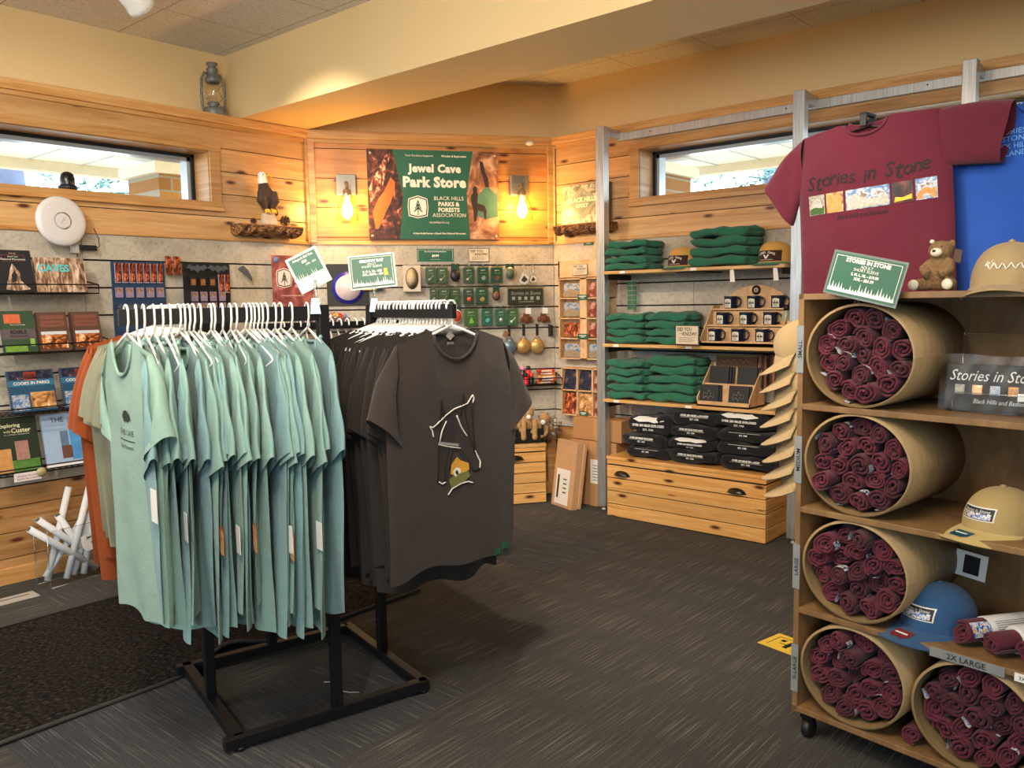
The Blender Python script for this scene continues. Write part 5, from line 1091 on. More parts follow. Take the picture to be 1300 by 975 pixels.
for i, (x, y, z, lab) in enumerate(((-.105, .02, .01, 'dark notebook at front left of the plywood holder'), (.085, .02, .01, 'dark notebook at front right of the plywood holder'), (-.085, .11, .115, 'dark notebook at back left of the plywood holder'), (.095, .11, .115, 'dark notebook at back right of the plywood holder'))):
    q = thing('notebook', lab, 'notebook', 'R', -2.25+x, .29-y, .768+z, 0, 'dark notebooks in the plywood holder', rot=(RD(-8), 0, 0))
    for k in range(3 if i > 1 else 2): mb = MB(); mb.box(-.062+.01*k, .062+.01*k, .016*k, .016*k+.014, 0, .118); mb.build('cover', M('#202024', .55), q, bevel=.002)
    if i < 2:
        mb = MB(); P = [(-.035, .035, ), (-.03, .07), (-.01, .06), (.0, .085), (.012, .062), (.036, .068), (.03, .04), (.01, .05), (0, .03), (-.012, .048), (-.035, .035)]; mb.tube([(a[0], -.001, a[1]) for a in P], .0012, 4); mb.box(-.04, .03, -.0015, -.0005, .015, .018); mb.build('white_line_art', M('#a8a8a6', .6), q)
t = thing('leather_bookmarks', 'brown leather strips hanging from pegs right of the notebooks', 'leather strips', 'R', -2.03, .0, 1.07)
for k in range(7):
    mb = MB(); x = -.075+.022*k; c = ['#8a4a2a', '#2a211c', '#7a4028', '#3a2a22', '#a05a34', '#2a211c', '#8a4a2a'][k]
    mb.box(x, x+.014, -.12-.012*(k % 3), -.116-.012*(k % 3), -.20-.012*(k % 2), 0); mb.box(x, x+.014, -.04, -.036, -.20, 0); mb.build('leather_strip', M(c, .6, var=.3), t)
mb = MB(); mb.tube([(-.04, 0, 0), (-.04, -.14, 0)], .003, 6); mb.tube([(.04, 0, 0), (.04, -.14, 0)], .003, 6); mb.build('peg', BLKMET, t)

# postcard racks behind the post
def card_rack(u0, u1, z0, z1, cols_, rows_, lab, header=0):
    t = thing('card_rack', lab, 'card rack', 'R', u0, 0, z0); W = u1-u0; Hh = z1-z0; mb = MB(); mb.box(0, W, -.012, 0, 0, Hh); mb.build('back_panel', PLYL, t)
    mb = MB(); mb.box(0, .010, -.085, -.012, 0, Hh); mb.box(W-.010, W, -.085, -.012, 0, Hh)
    for x in cols_: mb.box(x[0], x[1], -.085, -.012, 0, Hh-header)
    for z in rows_: mb.box(0, W, -.085, -.012, z, z+.008)
    if header: mb.box(0, W, -.085, -.077, Hh-header, Hh)
    mb.build('dividers', PLYL, t); return t
card_rack(-3.615, -3.185, 1.0, 1.685, [(.185, .24)], [0, .14, .28, .42, .555], 'tall light wood postcard rack on right wall behind the steel post', .115)
card_rack(-3.60, -3.20, .60, .94, [(.135, .145), (.265, .275)], [0, .175, .33], 'low light wood brochure rack on right wall behind the steel post')
def card(u, off, z, w, h, mt, lab, grp, title=None):
    t = thing('postcard', lab, 'postcard', 'R', u, off, z, 0, grp, rot=(RD(-10), 0, 0)); mb = MB(); mb.box(-w/2, w/2, 0, .012, 0, h); mb.build('card_stack', PAPER, t); mb = MB(); mb.box(-w/2, w/2, -.0012, 0, 0, h); mb.build('picture_side', mt, t)
    if mt is LAND3: mb = MB(); mb.prism([(-w/2, 0), (w/2, 0), (w/2, h*.42), (w*.2, h*.5), (0, h*.62), (-w*.15, h*.5), (-w/2, h*.45)], -.0022, -.0012); mb.build('foreground_print', M('#8a7a64', .5, var=.5, sc=70), t)
REDP = pic('red_rock_card', [(.35, '#2a0c0c'), (.5, '#8a2a22'), (.62, '#c8a08a')], 22)
for r in range(4):
    z = 1.563-.008-.134*(r+1)-.0+.012
    card(-3.515, .075, [1.435, 1.30, 1.16, 1.012][r], .135, .095, [LAND3, LAND3, ROCKD if r == 2 else LAND3, LAND3][r] if r != 2 else ROCKO, ['blue sky mountain postcard in the top left cell of tall rack', 'blue sky postcard in the second left cell of tall rack', 'orange flowstone postcard in the third left cell of tall rack', 'landscape postcard in the bottom left cell of tall rack'][r], 'postcards in the tall rack')
    card(-3.30, .075, [1.435, 1.30, 1.16, 1.012][r], .135, .095, REDP if r < 3 else LAND3, ['red postcard in the top right cell of tall rack', 'red postcard in the second right cell of tall rack', 'red postcard in the third right cell of tall rack', 'landscape postcard in the bottom right cell of tall rack'][r], 'postcards in the tall rack')
for i in range(3):
    for j in range(2):
        card(-3.535+.132*i, .075, .785 if j else .612, .105, .145 if j else .15, [[ROCKO, LAND2, REDP], [NIGHT, NIGHT, REDP]][j][i], '%s picture brochure in the %s row of the low rack' % (['left', 'middle', 'right'][i], ['lower', 'upper'][j]), 'brochures in the low rack')
for u, z, w, lab in ((-3.41, 1.79, .085, 'small green tag high on the right wall left of the post'), (-3.40, 1.415, .085, 'upper small green tag on the tall card rack'), (-3.40, 1.145, .085, 'lower small green tag on the tall card rack'), (-3.40, .605, .07, 'small green tag at the bottom of the low rack')):
    off = .004 if z > 1.7 else .095
    t = thing('shelf_tag', lab, 'label', 'R', u, off, z); mb = MB(); mb.box(-w/2, w/2, -.002, 0, 0, .034); mb.build('green_card', GREEN, t); mb = MB(); mb.box(-w*.35, w*.35, -.003, -.002, .020, .025); mb.box(-w*.2, w*.2, -.003, -.002, .010, .014); mb.build('print', PAPER, t)
did_you_know('R', -3.42, .092, 1.583, .125, .075, 'cream Did You Know sign on top of the tall postcard rack')
t = thing('brochure', 'tan brochure standing at the top right of the tall card rack', 'brochure', 'R', -3.285, .06, 1.66, 0, rot=(RD(-8), 0, RD(0))); mb = MB(); mb.box(-.05, .06, 0, .01, 0, .17); mb.build('cover', M('#c0a878', .5, var=.3, sc=40), t)
t = thing('board_game', 'Black Hills Opoly board game box standing on the log shelf', 'board game', 'R', -3.44, .055, 1.934, rot=(RD(-3), 0, RD(-4)))
mb = MB(); mb.box(-.175, .22, 0, .05, 0, .27); mb.build('box', M('#6d6658', .5), t)
mb = MB(); mb.box(-.173, .2, -.001, 0, .002, .268); mb.build('landscape_print', pic('game_box_picture', [(.3, '#3c4c2c'), (.45, '#8a8468'), (.55, '#c9c4b0'), (.68, '#a86a5a')], 16), t)
mb = MB(); mb.prism([(-.13, .15), (0, .25), (.15, .15), (0, .03)], -.002, -.001); mb.build('diamond_board', M('#8d8a80', .5, var=.3, sc=60), t); mb = MB(); mb.prism([(-.10, .145), (0, .215), (.11, .145), (0, .06)], -.003, -.002); mb.build('diamond_centre', M('#6b7a6a', .5, var=.3, sc=40), t)
mb = MB(); mb.text('BLACK HILLS', .01, .165, .034, -.004, bold=.05, maxw=.25); mb.text('OPOLY', .01, .125, .028, -.004, bold=.05); mb.build('title', M('#efe3b8', .5), t)
mb = MB()
for k in range(6): mb.prism([(-.13+.05*k, .008), (-.11+.05*k, .008), (-.105+.05*k, .028), (-.12+.05*k, .036), (-.135+.05*k, .025)], -.003, -.001)
mb.build('figures', M('#cfc8b8', .5), t)

# ------------------------------------------------------------------ bookcase on casters (frame B: x right, y away)
BW, BD = 1.25, .42
t = thing('bookcase', 'open plywood bookcase on casters with round tube bins', 'bookcase', 'B', 0, 0)
mb = MB(); mb.box(0, .018, 0, BD, .09, 1.413); mb.build('side_panel', PLY, t, bevel=.0015)
mb = MB(); mb.box(BW-.018, BW, 0, BD, .09, 1.413); mb.build('side_panel', PLY, t)
mb = MB(); mb.box(.0, BW, BD-.012, BD, .09, 1.413); mb.build('back_panel', PLY, t)
for z in (.11, .435, .757, 1.078, 1.413): mb = MB(); mb.box(0 if z > 1.4 or z < .2 else .018, BW if z > 1.4 or z < .2 else BW-.018, 0, BD-.012, z-.018, z); mb.build('shelf', PLY, t, bevel=.0015)
for x in (.035, BW-.035):
    for y in (.045, BD-.05):
        mb = MB(); mb.lathe([(.001, -.012), (.028, -.012), (.030, -.008), (.030, .008), (.028, .012), (.001, .012)], (x, y, .030), 20, 0, 'x'); mb.xf_last(lambda v: v, 0); o = mb.build('caster', BLACK, t)
        mb = MB(); mb.box(x-.02, x+.02, y-.02, y+.02, .066, .092); mb.box(x-.018, x-.013, y-.012, y+.012, .03, .07); mb.box(x+.013, x+.018, y-.012, y+.012, .03, .07); mb.build('caster_plate', BLKMET, t)
LM = M('#8f9292', .4, .3, name='label_metal')
def size_label(s, z0, z1):
    t = thing('size_label', 'grey %s size label on the left edge of the bookcase' % s, 'label', 'B', .009, -.002, z0)
    mb = MB(); mb.box(-.012, .012, -.0015, 0, -.012, z1-z0+.012); mb.build('plate', LM, t); mb = MB(); mb.text(s, .001, (z1-z0)/2, .0135, -.0025, vert=True, bold=.01, maxw=(z1-z0)*.85); mb.build('lettering', BLACK, t)
size_label('SMALL', 1.185, 1.305); size_label('MEDIUM', .842, .965); size_label('LARGE', .505, .625); size_label('X-LARGE', .17, .30)
t = thing('size_label', 'grey 2X LARGE size label on the shelf edge below the blue cap', 'label', 'B', .515, -.002, .418)
mb = MB(); mb.box(-.095, .095, -.0015, 0, -.010, .016); mb.build('plate', LM, t); mb = MB(); mb.text('2X LARGE', 0, .003, .016, -.0025, bold=.01, maxw=.14); mb.build('lettering', BLACK, t)
t = thing('size_label', 'small white 3XL label on the bookcase shelf edge', 'label', 'B', .655, -.002, .415); mb = MB(); mb.box(-.022, .022, -.0015, 0, -.006, .016); mb.build('plate', PAPER, t); mb = MB(); mb.text('3XL', 0, .005, .010, -.0025); mb.build('lettering', BLACK, t)
MAR = fabric('#5a1a2b', name='maroon_cotton'); DMAR = fabric('#4a1624')
def roll_mesh(seed):
    rnd = random.Random(seed); N = 46; turns = rnd.uniform(2.2, 2.9); mb = MB(); p = [rnd.uniform(0, 6.3) for _ in range(5)]; th0 = rnd.uniform(0, 6.3)
    ys = [0, .004, .02, .12, .24]
    def f(k, side, yi):
        q = k/(N-1); a = th0+q*turns*2*pi; r = .004+.0275*q**.9; r *= 1+.10*sin(2*a+p[0])+.05*sin(3*a+p[1])
        th = .0036*(1 if 0 < yi else .6)*(1 if .02 < q < .98 else .4); r += side*th
        yy = ys[yi]+(.006*sin(a+p[2])+.010*(1-q)*sin(p[3])+.004*sin(5*a+p[4]) if yi < 2 else 0)
        return (r*cos(a), yy, r*sin(a))
    vs = []; Y = len(ys)
    for k in range(N):
        for side in (-1, 1):
            for yi in range(Y): vs.append(f(k, side, yi))
    I = lambda k, s, y: (k*2+s)*Y+y; fs = []
    for k in range(N-1):
        for y in range(Y-1): fs += [(I(k, 0, y), I(k, 0, y+1), I(k+1, 0, y+1), I(k+1, 0, y)), (I(k, 1, y), I(k+1, 1, y), I(k+1, 1, y+1), I(k, 1, y+1))]
        fs.append((I(k, 0, 0), I(k+1, 0, 0), I(k+1, 1, 0), I(k, 1, 0)))
    for k in (0, N-1): fs += [(I(k, 0, y), I(k, 1, y), I(k, 1, y+1), I(k, 0, y+1)) for y in range(Y-1)]
    mb.add(vs, fs, 0, True); return mb
PRN = pic('shirt_graphic_print', [(.34, '#17130f'), (.44, '#2f6fb8'), (.52, '#e8ecf2'), (.58, '#d9a63a'), (.70, '#2a3a22')], 120)
def graphic(seed):
    rnd = random.Random(seed+50); a0 = rnd.uniform(0, 6.3); a1 = a0+rnd.uniform(.7, 1.5); mb = MB(); mb.grid(lambda i, j: (.0352*cos(a0+(a1-a0)*i)*(1), -.004+.030*j+.004*sin(5*i), .0352*sin(a0+(a1-a0)*i)), 12, 4); return mb
ROLLS = []
for k in range(8):
    mb = roll_mesh(100+k); o = mb.build('rolled_shirt', MAR if k % 3 else DMAR, None, (0, 0, 0), 0); ROLLS.append([o, False])
    if k % 2 == 0: graphic(k).build('printed_graphic', PRN, o)
    tag(o, 'rolled maroon shirt', 'rolled shirt')
def roll(u, y, z, spin, sx, sz, lab, grp, k, rz=0):
    o, used = ROLLS[k]; R = Matrix.Rotation(FR['B'][1]+rz, 4, 'Z') @ Matrix.Rotation(spin, 4, 'Y')
    if used:
        o = copy_tree(o, at('B', u, y, z), None, lab, grp)
    else: ROLLS[k][1] = True; o.location = at('B', u, y, z); o['label'] = lab; o['group'] = grp
    o.rotation_euler = R.to_euler(); o.scale = (sx, 1, sz); return o
def bin_(u, z, name, lab, seed):
    t = thing('tube_bin', lab, 'tube bin', 'B', u, .004, z); R = .152; k = 1.085
    mb = MB(); L = .36
    mb.lathe([(R-.007, 0), (R, .0), (R, L), (R-.007, L), (R-.007, 0)], (0, 0, 0), 72, 0, 'y', sx=k, cap=False); mb.v = [(x, -y, z_) for x, y, z_ in mb.v]
    mb.add([(k*(R-.008)*cos(2*pi*i/40), L-.01, (R-.008)*sin(2*pi*i/40)) for i in range(40)], [tuple(range(40))]); mb.build('cardboard_ring', TUBEW, t)
    rnd = random.Random(seed); P = [(0, 0)]+[(.057, a*pi/3+.3) for a in range(6)]+[(.1075, a*pi/6+.1) for a in range(12)]
    ph = rnd.uniform(0, 1)
    for i, (r, a) in enumerate(P):
        a += ph; ux = r*cos(a)*k+rnd.uniform(-.003, .003); uz = r*sin(a)*1.0+rnd.uniform(-.003, .003)
        sc = rnd.uniform(.94, 1.08); sq = rnd.uniform(.80, 1.0)
        roll(u+ux, .018+abs(rnd.gauss(0, .012))+(0 if rnd.random() > .15 else -.03), z+uz, rnd.uniform(0, 6.3), sc, sc*sq, 'rolled maroon shirt packed in the %s tube bin' % name, 'rolled shirts in the %s bin' % name, rnd.randrange(8), RD(rnd.uniform(-2, 2)))
bin_(.190, 1.078+.1525, 'small size', 'round tube bin of maroon shirts on the top bookcase shelf, SMALL', 1); bin_(.190, .757+.1525, 'medium size', 'round tube bin of maroon shirts on second bookcase shelf, MEDIUM', 2)
bin_(.190, .435+.1525, 'large size', 'round tube bin of maroon shirts on third bookcase shelf, LARGE', 3); bin_(.190, .11+.1525, 'extra large size', 'round tube bin of maroon shirts, bottom left of bookcase, X-LARGE', 4)
bin_(.535, .11+.1525, '2X large size', 'round tube bin of maroon shirts, bottom right of bookcase, 2X LARGE', 5)
roll(.362, .03, .140, 0, .85, .8, 'loose rolled maroon shirt between the two bottom tube bins', 'loose rolled shirts', 1)
# loose rolls in paper sleeves
def paper_roll(u, y, z, rz, lab):
    o = roll(u, y, z, random.Random(lab).uniform(0, 6), 1.05, 1.0, lab, 'rolled shirts with paper sleeves', 2, rz) if 0 else None
    mb = roll_mesh(int(u*1000)); o = mb.build('rolled_shirt', MAR, None, at('B', u, y, z)); o.rotation_euler = (Matrix.Rotation(FR['B'][1]+rz, 4, 'Z') @ Matrix.Rotation(u*40, 4, 'Y')).to_euler(); tag(o, lab, 'rolled shirt', 'rolled shirts with paper sleeves')
    mb = MB(); mb.lathe([(.0372, -.075), (.0378, -.076), (.0378, -.235), (.0372, -.236)], (0, 0, 0), 30, 0, 'y'); mb.build('paper_sleeve', M('#cfcdc9', .6), o)
    mb = MB(); mb.grid(lambda i, j: (.0365*cos(1.2*i+.2), .012+.06*j, .0365*sin(1.2*i+.2)), 14, 4); mb.build('printed_graphic', PRN, o)
    mb = MB()
    for k in range(9):
        a = .15*k; mb.grid(lambda i, j: (.0383*cos(a+.05*i), .09+.12*j, .0383*sin(a+.05*i)), 2, 2)
    mb.build('sleeve_lines', M('#6a6a6a', .7), o)
paper_roll(.478, .05, .475, RD(-28), 'left rolled maroon shirt in paper sleeve beside the blue cap'); paper_roll(.560, .04, .475, RD(-28), 'middle rolled maroon shirt in paper sleeve beside the blue cap'); paper_roll(.645, .04, .475, RD(-28), 'right rolled maroon shirt in paper sleeve at frame edge')
# caps on the bookcase
def dadcap(u, y, z, rz, mt, brm, lab, patch=True, sticker=None, grp=None, rot=None, s=1.):
    t = thing('baseball_cap', lab, 'cap', 'B', u, y, z, rz, grp, rot); t.scale = (s, s, s)
    fy, br = cap(t, mt, brm, brim_len=.088)
    if patch:
        mb = MB(); plate(mb, fy, -.047, .047, .034, .070, lift=.002); mb.build('patch_border', M('#d8d6cf', .6), t)
        mb = MB(); plate(mb, fy, -.044, .044, .037, .067, lift=.0028); mb.build('picture_patch', M('#15151c', .6), t)
        mb = MB(); plate(mb, fy, -.040, .040, .039, .055, lift=.0034); mb.build('patch_print', PRN, t)
        mb = MB(); mb.text('Stories in Stone', 0, .060, .008, warp=lambda x, zz: fy(x, zz, .0036), shear=.2, maxw=.075); mb.build('patch_lettering', M('#d8d6cf', .6), t)
    if sticker:
        mb = MB(); q = lambda x, j: (lambda b: (x, b[1], b[2]+.0065))(br(min(1, max(0, .5+x/.19)), j))
        mb.add([q(-.026, .35), q(.026, .35), q(.026, .70), q(.018, .80), q(-.018, .80), q(-.026, .70)], [(0, 1, 2, 3, 4, 5)]); mb.build('brim_sticker', M(sticker, .35), t)
        mb = MB(); a = [q(-.018, .50), q(.018, .50), q(.018, .58), q(-.018, .58)]; mb.add([(x, y_, zz+.0006) for x, y_, zz in a], [(0, 1, 2, 3)]); mb.build('sticker_print', M('#e6e6e2', .5), t)
    return t, fy
dadcap(.535, .155, .762, RD(-20), fabric('#a8905e'), fabric('#bfa668'), 'khaki cap with picture patch on the bookcase shelf', True, '#16505a', s=1.0)
dadcap(.375, .165, .440, RD(-14), NAVYD, NAVYD, 'blue cap with picture patch on the lower bookcase shelf', True, '#7a2a2a', s=1.08)
t, fy = dadcap(.530, .16, 1.420, RD(10), KH, KH, 'tan cap with white stitched script on top of the bookcase', False, None, s=1.05)
mb = MB(); wq = lambda x, zz: fy(x, zz, .003); mb.tube([(x, wq(x, z_), z_) for x, z_ in [(-.045+.005*k, .052+.008*sin(k*1.7)) for k in range(19)]], .0016, 5); mb.text("It's", -.032, .060, .014, warp=wq, shear=.3); mb.build('stitched_script', M('#efece4', .7), t)
t = thing('hang_card', 'white card with dark picture standing behind the blue cap', 'card', 'B', .39, .33, .545, rot=(0, .1, 0)); mb = MB(); mb.box(-.045, .045, 0, .002, 0, .08); mb.build('card', WHITE, t); mb = MB(); mb.box(-.02, .025, -.001, 0, .012, .07); mb.build('picture', M('#1c1c22', .5, var=.5, sc=90), t)
# column of tan caps on the bookcase side
for k in range(8):
    z = 1.262-.0600*k; dx = [0, .0, .004, -.002, -.0, .004, .0, .008][k]
    rot = (Matrix.Rotation(RD(-68), 4, 'Z') @ Matrix.Rotation(RD(30), 4, 'X')).to_euler()
    t, fy = dadcap(-.100+dx, .21+.004*k, z-.03, 0, KH, KH, '%s tan cap of the column hanging on the left side of bookcase' % ['topmost', 'second highest', 'third', 'fourth', 'fifth', 'sixth', 'seventh', 'lowest'][k], False, None, 'tan caps hanging on the bookcase side', rot=rot, s=.88)
t = thing('cap_hook_strip', 'black hook strip carrying the tan caps on the bookcase side', 'hook strip', 'B', -.006, .12, .66); mb = MB(); mb.box(-.004, .004, -.01, .01, 0, .66)
for k in range(8): mb.tube([(0, 0, .05+.075*k), (-.03, 0, .045+.075*k), (-.036, 0, .055+.075*k)], .002, 5)
mb.build('strip', BLKMET, t)
# sign on the front
t = thing('price_sign', 'tilted green Stories in Stone price sign clipped to the bookcase top', 'sign', 'B', .207, -.035, 1.398, rot=(RD(-6), RD(13), 0))
price_sign(t, .208, .115, lam='#5f6b64', lines= [('STORIES IN STONE', .86, .11, .05), ('ADULT', .745, .07, 0), ('SHORT SLEEVE', .66, .07, 0), ('S, M, L, XL - $19.99', .535, .085, .05), ('XXL - $21.99', .43, .085, .05)], seed=3)
mb = MB(); mb.tube([(-.01, .003, 0), (.012, .004, -.02), (.014, .03, -.022)], .003, 6); mb.tube([(.0, .003, 0), (-.012, .004, -.016)], .002, 6); mb.build('clear_clip', ACRYL, t)
# pouch display
t = thing('acrylic_stand', 'clear acrylic stand holding the bagged pouches on bookcase shelf', 'stand', 'B', .50, .10, 1.080)
mb = MB(); q4 = lambda *p: mb.add(p, [(0, 1, 2, 3)]); q4((-.09, .077, 0), (.10, .077, 0), (.10, .077, .215), (-.09, .077, .215)); q4((-.085, -.001, 0), (.10, -.001, 0), (.10, -.001, .055), (-.085, -.001, .055)); mb.build('clear_panel', ACRYL, t)
mb = MB(); 
for q in (((-.09, .0765, 0), (-.09, .0765, .215), (.10, .0765, .215), (.10, .0765, 0)), ((-.085, -.001, 0), (-.085, -.001, .055), (.10, -.001, .055), (.10, -.001, 0))): mb.tube(q, .0018, 5)
mb.build('polished_edges', glassy('acrylic_edge', (.9, .95, .97, 1), .35, .2), t)
for k in range(2):
    t = thing('bagged_pouch', ['front black Stories in Stone pouch in a clear bag on the bookcase', 'rear black pouch in a clear bag on the bookcase'][k], 'pouch', 'B', .515+.01*k, .112+.022*k, 1.084, rot=(RD(-6), 0, 0), group='bagged pouches on the acrylic stand')
    mb = MB(); mb.box(-.13, .14, 0, .014, 0, .128); mb.build('pouch_body', M('#17171a', .6, var=.05), t, bevel=.006)
    if k == 0:
        mb = MB(); mb.text('Stories in Stone', 0, .098, .030, -.0025, shear=.35, maxw=.23); mb.text('Black Hills and Badlands', .02, .028, .012, -.0025, shear=.3, maxw=.14); mb.build('script_lettering', M('#c9cbc9', .6), t)
        for q in range(5): mb = MB(); mb.box(-.10+.045*q, -.075+.045*q, -.002, -.0005, .046, .072); mb.build('picture_print', [LAND, LAND2, LAND3, LAND2, LAND3][q], t)
        mb = MB(); mb.box(.06, .095, -.006, -.005, .035, .055); mb.build('price_sticker', WHITE, t)
    mb = MB()
    def bagf(i, j): x = -.140+.29*i; z = -.002+.155*j; return (x, -.008-.002*sin(19*i+7*j)*sin(pi*j)-.001*sin(31*i-9*j), z+.003*sin(9*i))
    mb.grid(bagf, 30, 16); mb.build('clear_bag', glassy('smooth_poly', (1, 1, 1, 1), .03, .3), t)
# bear on top
t = thing('plush_bear', 'small brown plush bear sitting on top of the bookcase', 'plush bear', 'B', .365, .12, 1.414, RD(-4)); s = 1.0
mb = MB(); mb.ball((0, 0, .045), (.036, .030, .045)); mb.ball((0, -.004, .075), (.030, .026, .03)); mb.ball((.004, -.010, .112), (.034, .032, .028)); mb.ball((-.020, -.002, .132), (.011, .006, .011)); mb.ball((.030, -.002, .130), (.011, .006, .011))
for sx in (-1, 1): mb.tube([(sx*.024, 0, .02), (sx*.042, -.03, .018), (sx*.046, -.05, .018)], [.018, .018, .015], 10); mb.tube([(sx*.026, -.005, .08), (sx*.036, -.025, .06), (sx*.016, -.04, .045)], [.014, .015, .014], 10)
remesh(mb.build('fur_body', FURB, t), .004)
mb = MB(); mb.ball((.005, -.038, .106), (.017, .012, .013)); remesh(mb.build('muzzle', CREAM, t), .003)
for sx in (-1, 1): mb = MB(); mb.ball((sx*.047, -.058, .018), (.015, .009, .015)); mb.build('foot_pad', CREAM, t)
mb = MB(); mb.ball((-.023, -.008, .138), (.007, .004, .006)); mb.build('ear_lining', CREAM, t)
mb = MB(); mb.ball((.004, -.050, .110), (.005, .003, .0035)); mb.ball((-.008, -.034, .121), .003); mb.ball((.017, -.034, .121), .003); mb.build('nose_and_eyes', BLACK, t)
mb = MB(); mb.prism([(.035, .08), (.055, .075), (.06, .11), (.04, .115)], -.005, -.003); mb.build('swing_tag', M('#4a3626', .6), t)
# ------------------------------------------------------------------ four-arm clothing rack (frame K)
t = thing('clothing_rack', 'black four-arm clothing rack with a square base holding hanging shirts', 'clothing rack', 'K', 0, 0)
q = .33
mb = MB()
mb.box(-q-.02, q, -q-.018, -q+.018, .012, .048); mb.box(-q-.02, q+.02, q-.018, q+.018, .012, .048); mb.box(-q-.018, -q+.018, -q-.04, q, .012, .048); mb.box(q-.018, q+.018, -q-.05, q+.02, .012, .048)
mb.build('base', BLKMET, t, bevel=.003)
for x, y in ((-q, -q), (q, -q), (q, q), (-q, q)): mb = MB(); mb.lathe([(.001, 0), (.018, 0), (.018, .012), (.001, .012)], (x, y, 0), 14); mb.build('foot', BLACK, t)
AZ = 1.40
for x, y, ztop in ((0, -q, AZ), (q, 0, AZ+.004), (0, q, AZ+.004), (-q, 0, 1.335)):
    mb = MB(); mb.box(x-.017, x+.017, y-.017, y+.017, .048, ztop); mb.build('post', BLKMET, t, bevel=.002)
ARM = {'front': ((q, 0), (0, -1), 0.), 'right': ((0, q), (1, 0), pi/2), 'left': ((0, -q), (-1, 0), -pi/2), 'back': ((-q, 0), (0, 1), pi)}
for nm, ((x, y), (dx, dy), r) in ARM.items():
    z1 = AZ if nm != 'back' else 1.335; L_ = .61; w = .010; hh = .047 if nm != 'back' else .030
    x0, x1 = sorted((x, x+dx*L_)); y0, y1 = sorted((y, y+dy*L_))
    if dx == 0: x0, x1 = x-w, x+w
    else: y0, y1 = y-w, y+w
    mb = MB(); mb.box(x0, x1, y0, y1, z1-hh, z1); mb.build('arm', BLKMET, t, bevel=.002)

def shirt_geo(seed, L=.74, w=.255, t=.010, fold=.010, slope=.30, angs=(64, 64), sl=.225, hw=.145, st=.016, neck=.100, scoop=.085, gather=.93, w0=.215, kx=20, hem=0., NU=44, NV=34, sag=.0, collar=True):
    rnd = random.Random(seed); P = [rnd.uniform(0, 6.3) for _ in range(12)]; mb = MB()
    def top(x, front):
        a = abs(x)
        if a < neck: return (-(scoop if front else .018)*sqrt(max(0, 1-(a/neck)**2)))
        return -(a-neck)*slope
    def hwv(v): k = min(1, v/.30); k = k*k*(3-2*k); g = 1+(gather-1)*max(0, (v-.25)/.75); return (w0+(w-w0)*k)*g
    def cz(x, v): 
        e = v**.9
        return fold*e*(sin(kx*x+P[0]+2.2*v)+.55*sin(2.3*kx*x+P[1]-3*v)+.35*sin(.6*kx*x+P[2]+1.5*v))+.25*fold*sin(14*v+P[3]+9*x)*(1-v)
    def body(i, j, front):
        s = -1+2*i; s = math.copysign(abs(s)**.85, s); v = j; x = s*hwv(v); zt = top(s*w0, front)
        zb = -L+hem*sin(3*s+P[4])+.008*sin(7*s+P[5]); z = zt+(zb-zt)*v
        th = t*(.35+.65*min(1, v/.15))*(max(0, 1-abs(s)**3))**.5
        th += .012*math.exp(-((v)/.05)**2)*(1-abs(s))*.6
        return (x, cz(x, v)+(-th if front else th), z)
    mb.grid(lambda i, j: body(i, j, True), NU, NV); mb.grid(lambda i, j: body(i, j, False), NU, NV)
    for sg, ang in ((-1, angs[0]), (1, angs[1])):
        a = RD(ang); S = Vector((w0-.004, 0, -(w0-neck)*slope)); U = Vector((w*.985, 0, S.z-.20)); d = Vector((cos(a), 0, -sin(a))); HO = S+d*sl
        pr_ = Vector((-sin(a), 0, -cos(a))); pr_ = (pr_*.75+Vector((0, 0, -1))*.25*(1 if ang > 35 else 1)).normalized(); HI = HO+pr_*hw
        if ang < 40: HI = HO+Vector((-.25, 0, -1)).normalized()*hw
        m, K = 20, 9; pp = rnd.uniform(0, 6.3)
        def sf(i, j):
            b = 2*pi*i; o = S.lerp(HO, j); n_ = (U+Vector((-.02, 0, .02))).lerp(HI, j); c = (o+n_)/2; h = (o-n_)/2
            bulge = Vector((.012*sin(pi*j), 0, .006*sin(pi*j)))
            p = c+h*cos(b)+bulge*max(0, cos(b)); thk = st*(.6+.55*j)*sin(b)*(1+.2*sin(3*b+pp))
            cr_ = .004*sin(9*j+4*cos(b)+pp)
            return (sg*p.x, thk+cr_+cz(sg*p.x*.8, .25)*.6, p.z)
        mb.grid(sf, m, K, wrap=True)
    if collar:
        pts = []
        for k in range(25): x = -neck*.99+2*neck*.99*k/24; pts.append((x, -t*.5-.004-.006*(1-abs(x)/neck), top(x, True)+.001))
        mb.tube(pts, .0048, 6, 0, None, (0, 1, 0)); 
        pts = [(-neck*.99+2*neck*.99*k/16, t*.5+.004, top(-neck*.99+2*neck*.99*k/16, False)+.003) for k in range(17)]; mb.tube(pts, .0062, 6, 0, None, (0, 1, 0))
    def F(x, z, lift=.0022):
        v = .5
        for _ in range(5):
            h_ = hwv(v); s = max(-.98, min(.98, x/h_)); si = math.copysign(abs(s)**(1/.85), s); zt = top(s*w0, True); zb = -L+hem*sin(3*s+P[4]); v = max(0, min(1, (z-zt)/(zb-zt)))
        th = t*(.35+.65*min(1, v/.15))*(max(0, 1-abs(s)**3))**.5+.012*math.exp(-((v)/.05)**2)*(1-abs(s))*.6
        return cz(x, v)-th-lift
    return mb, F
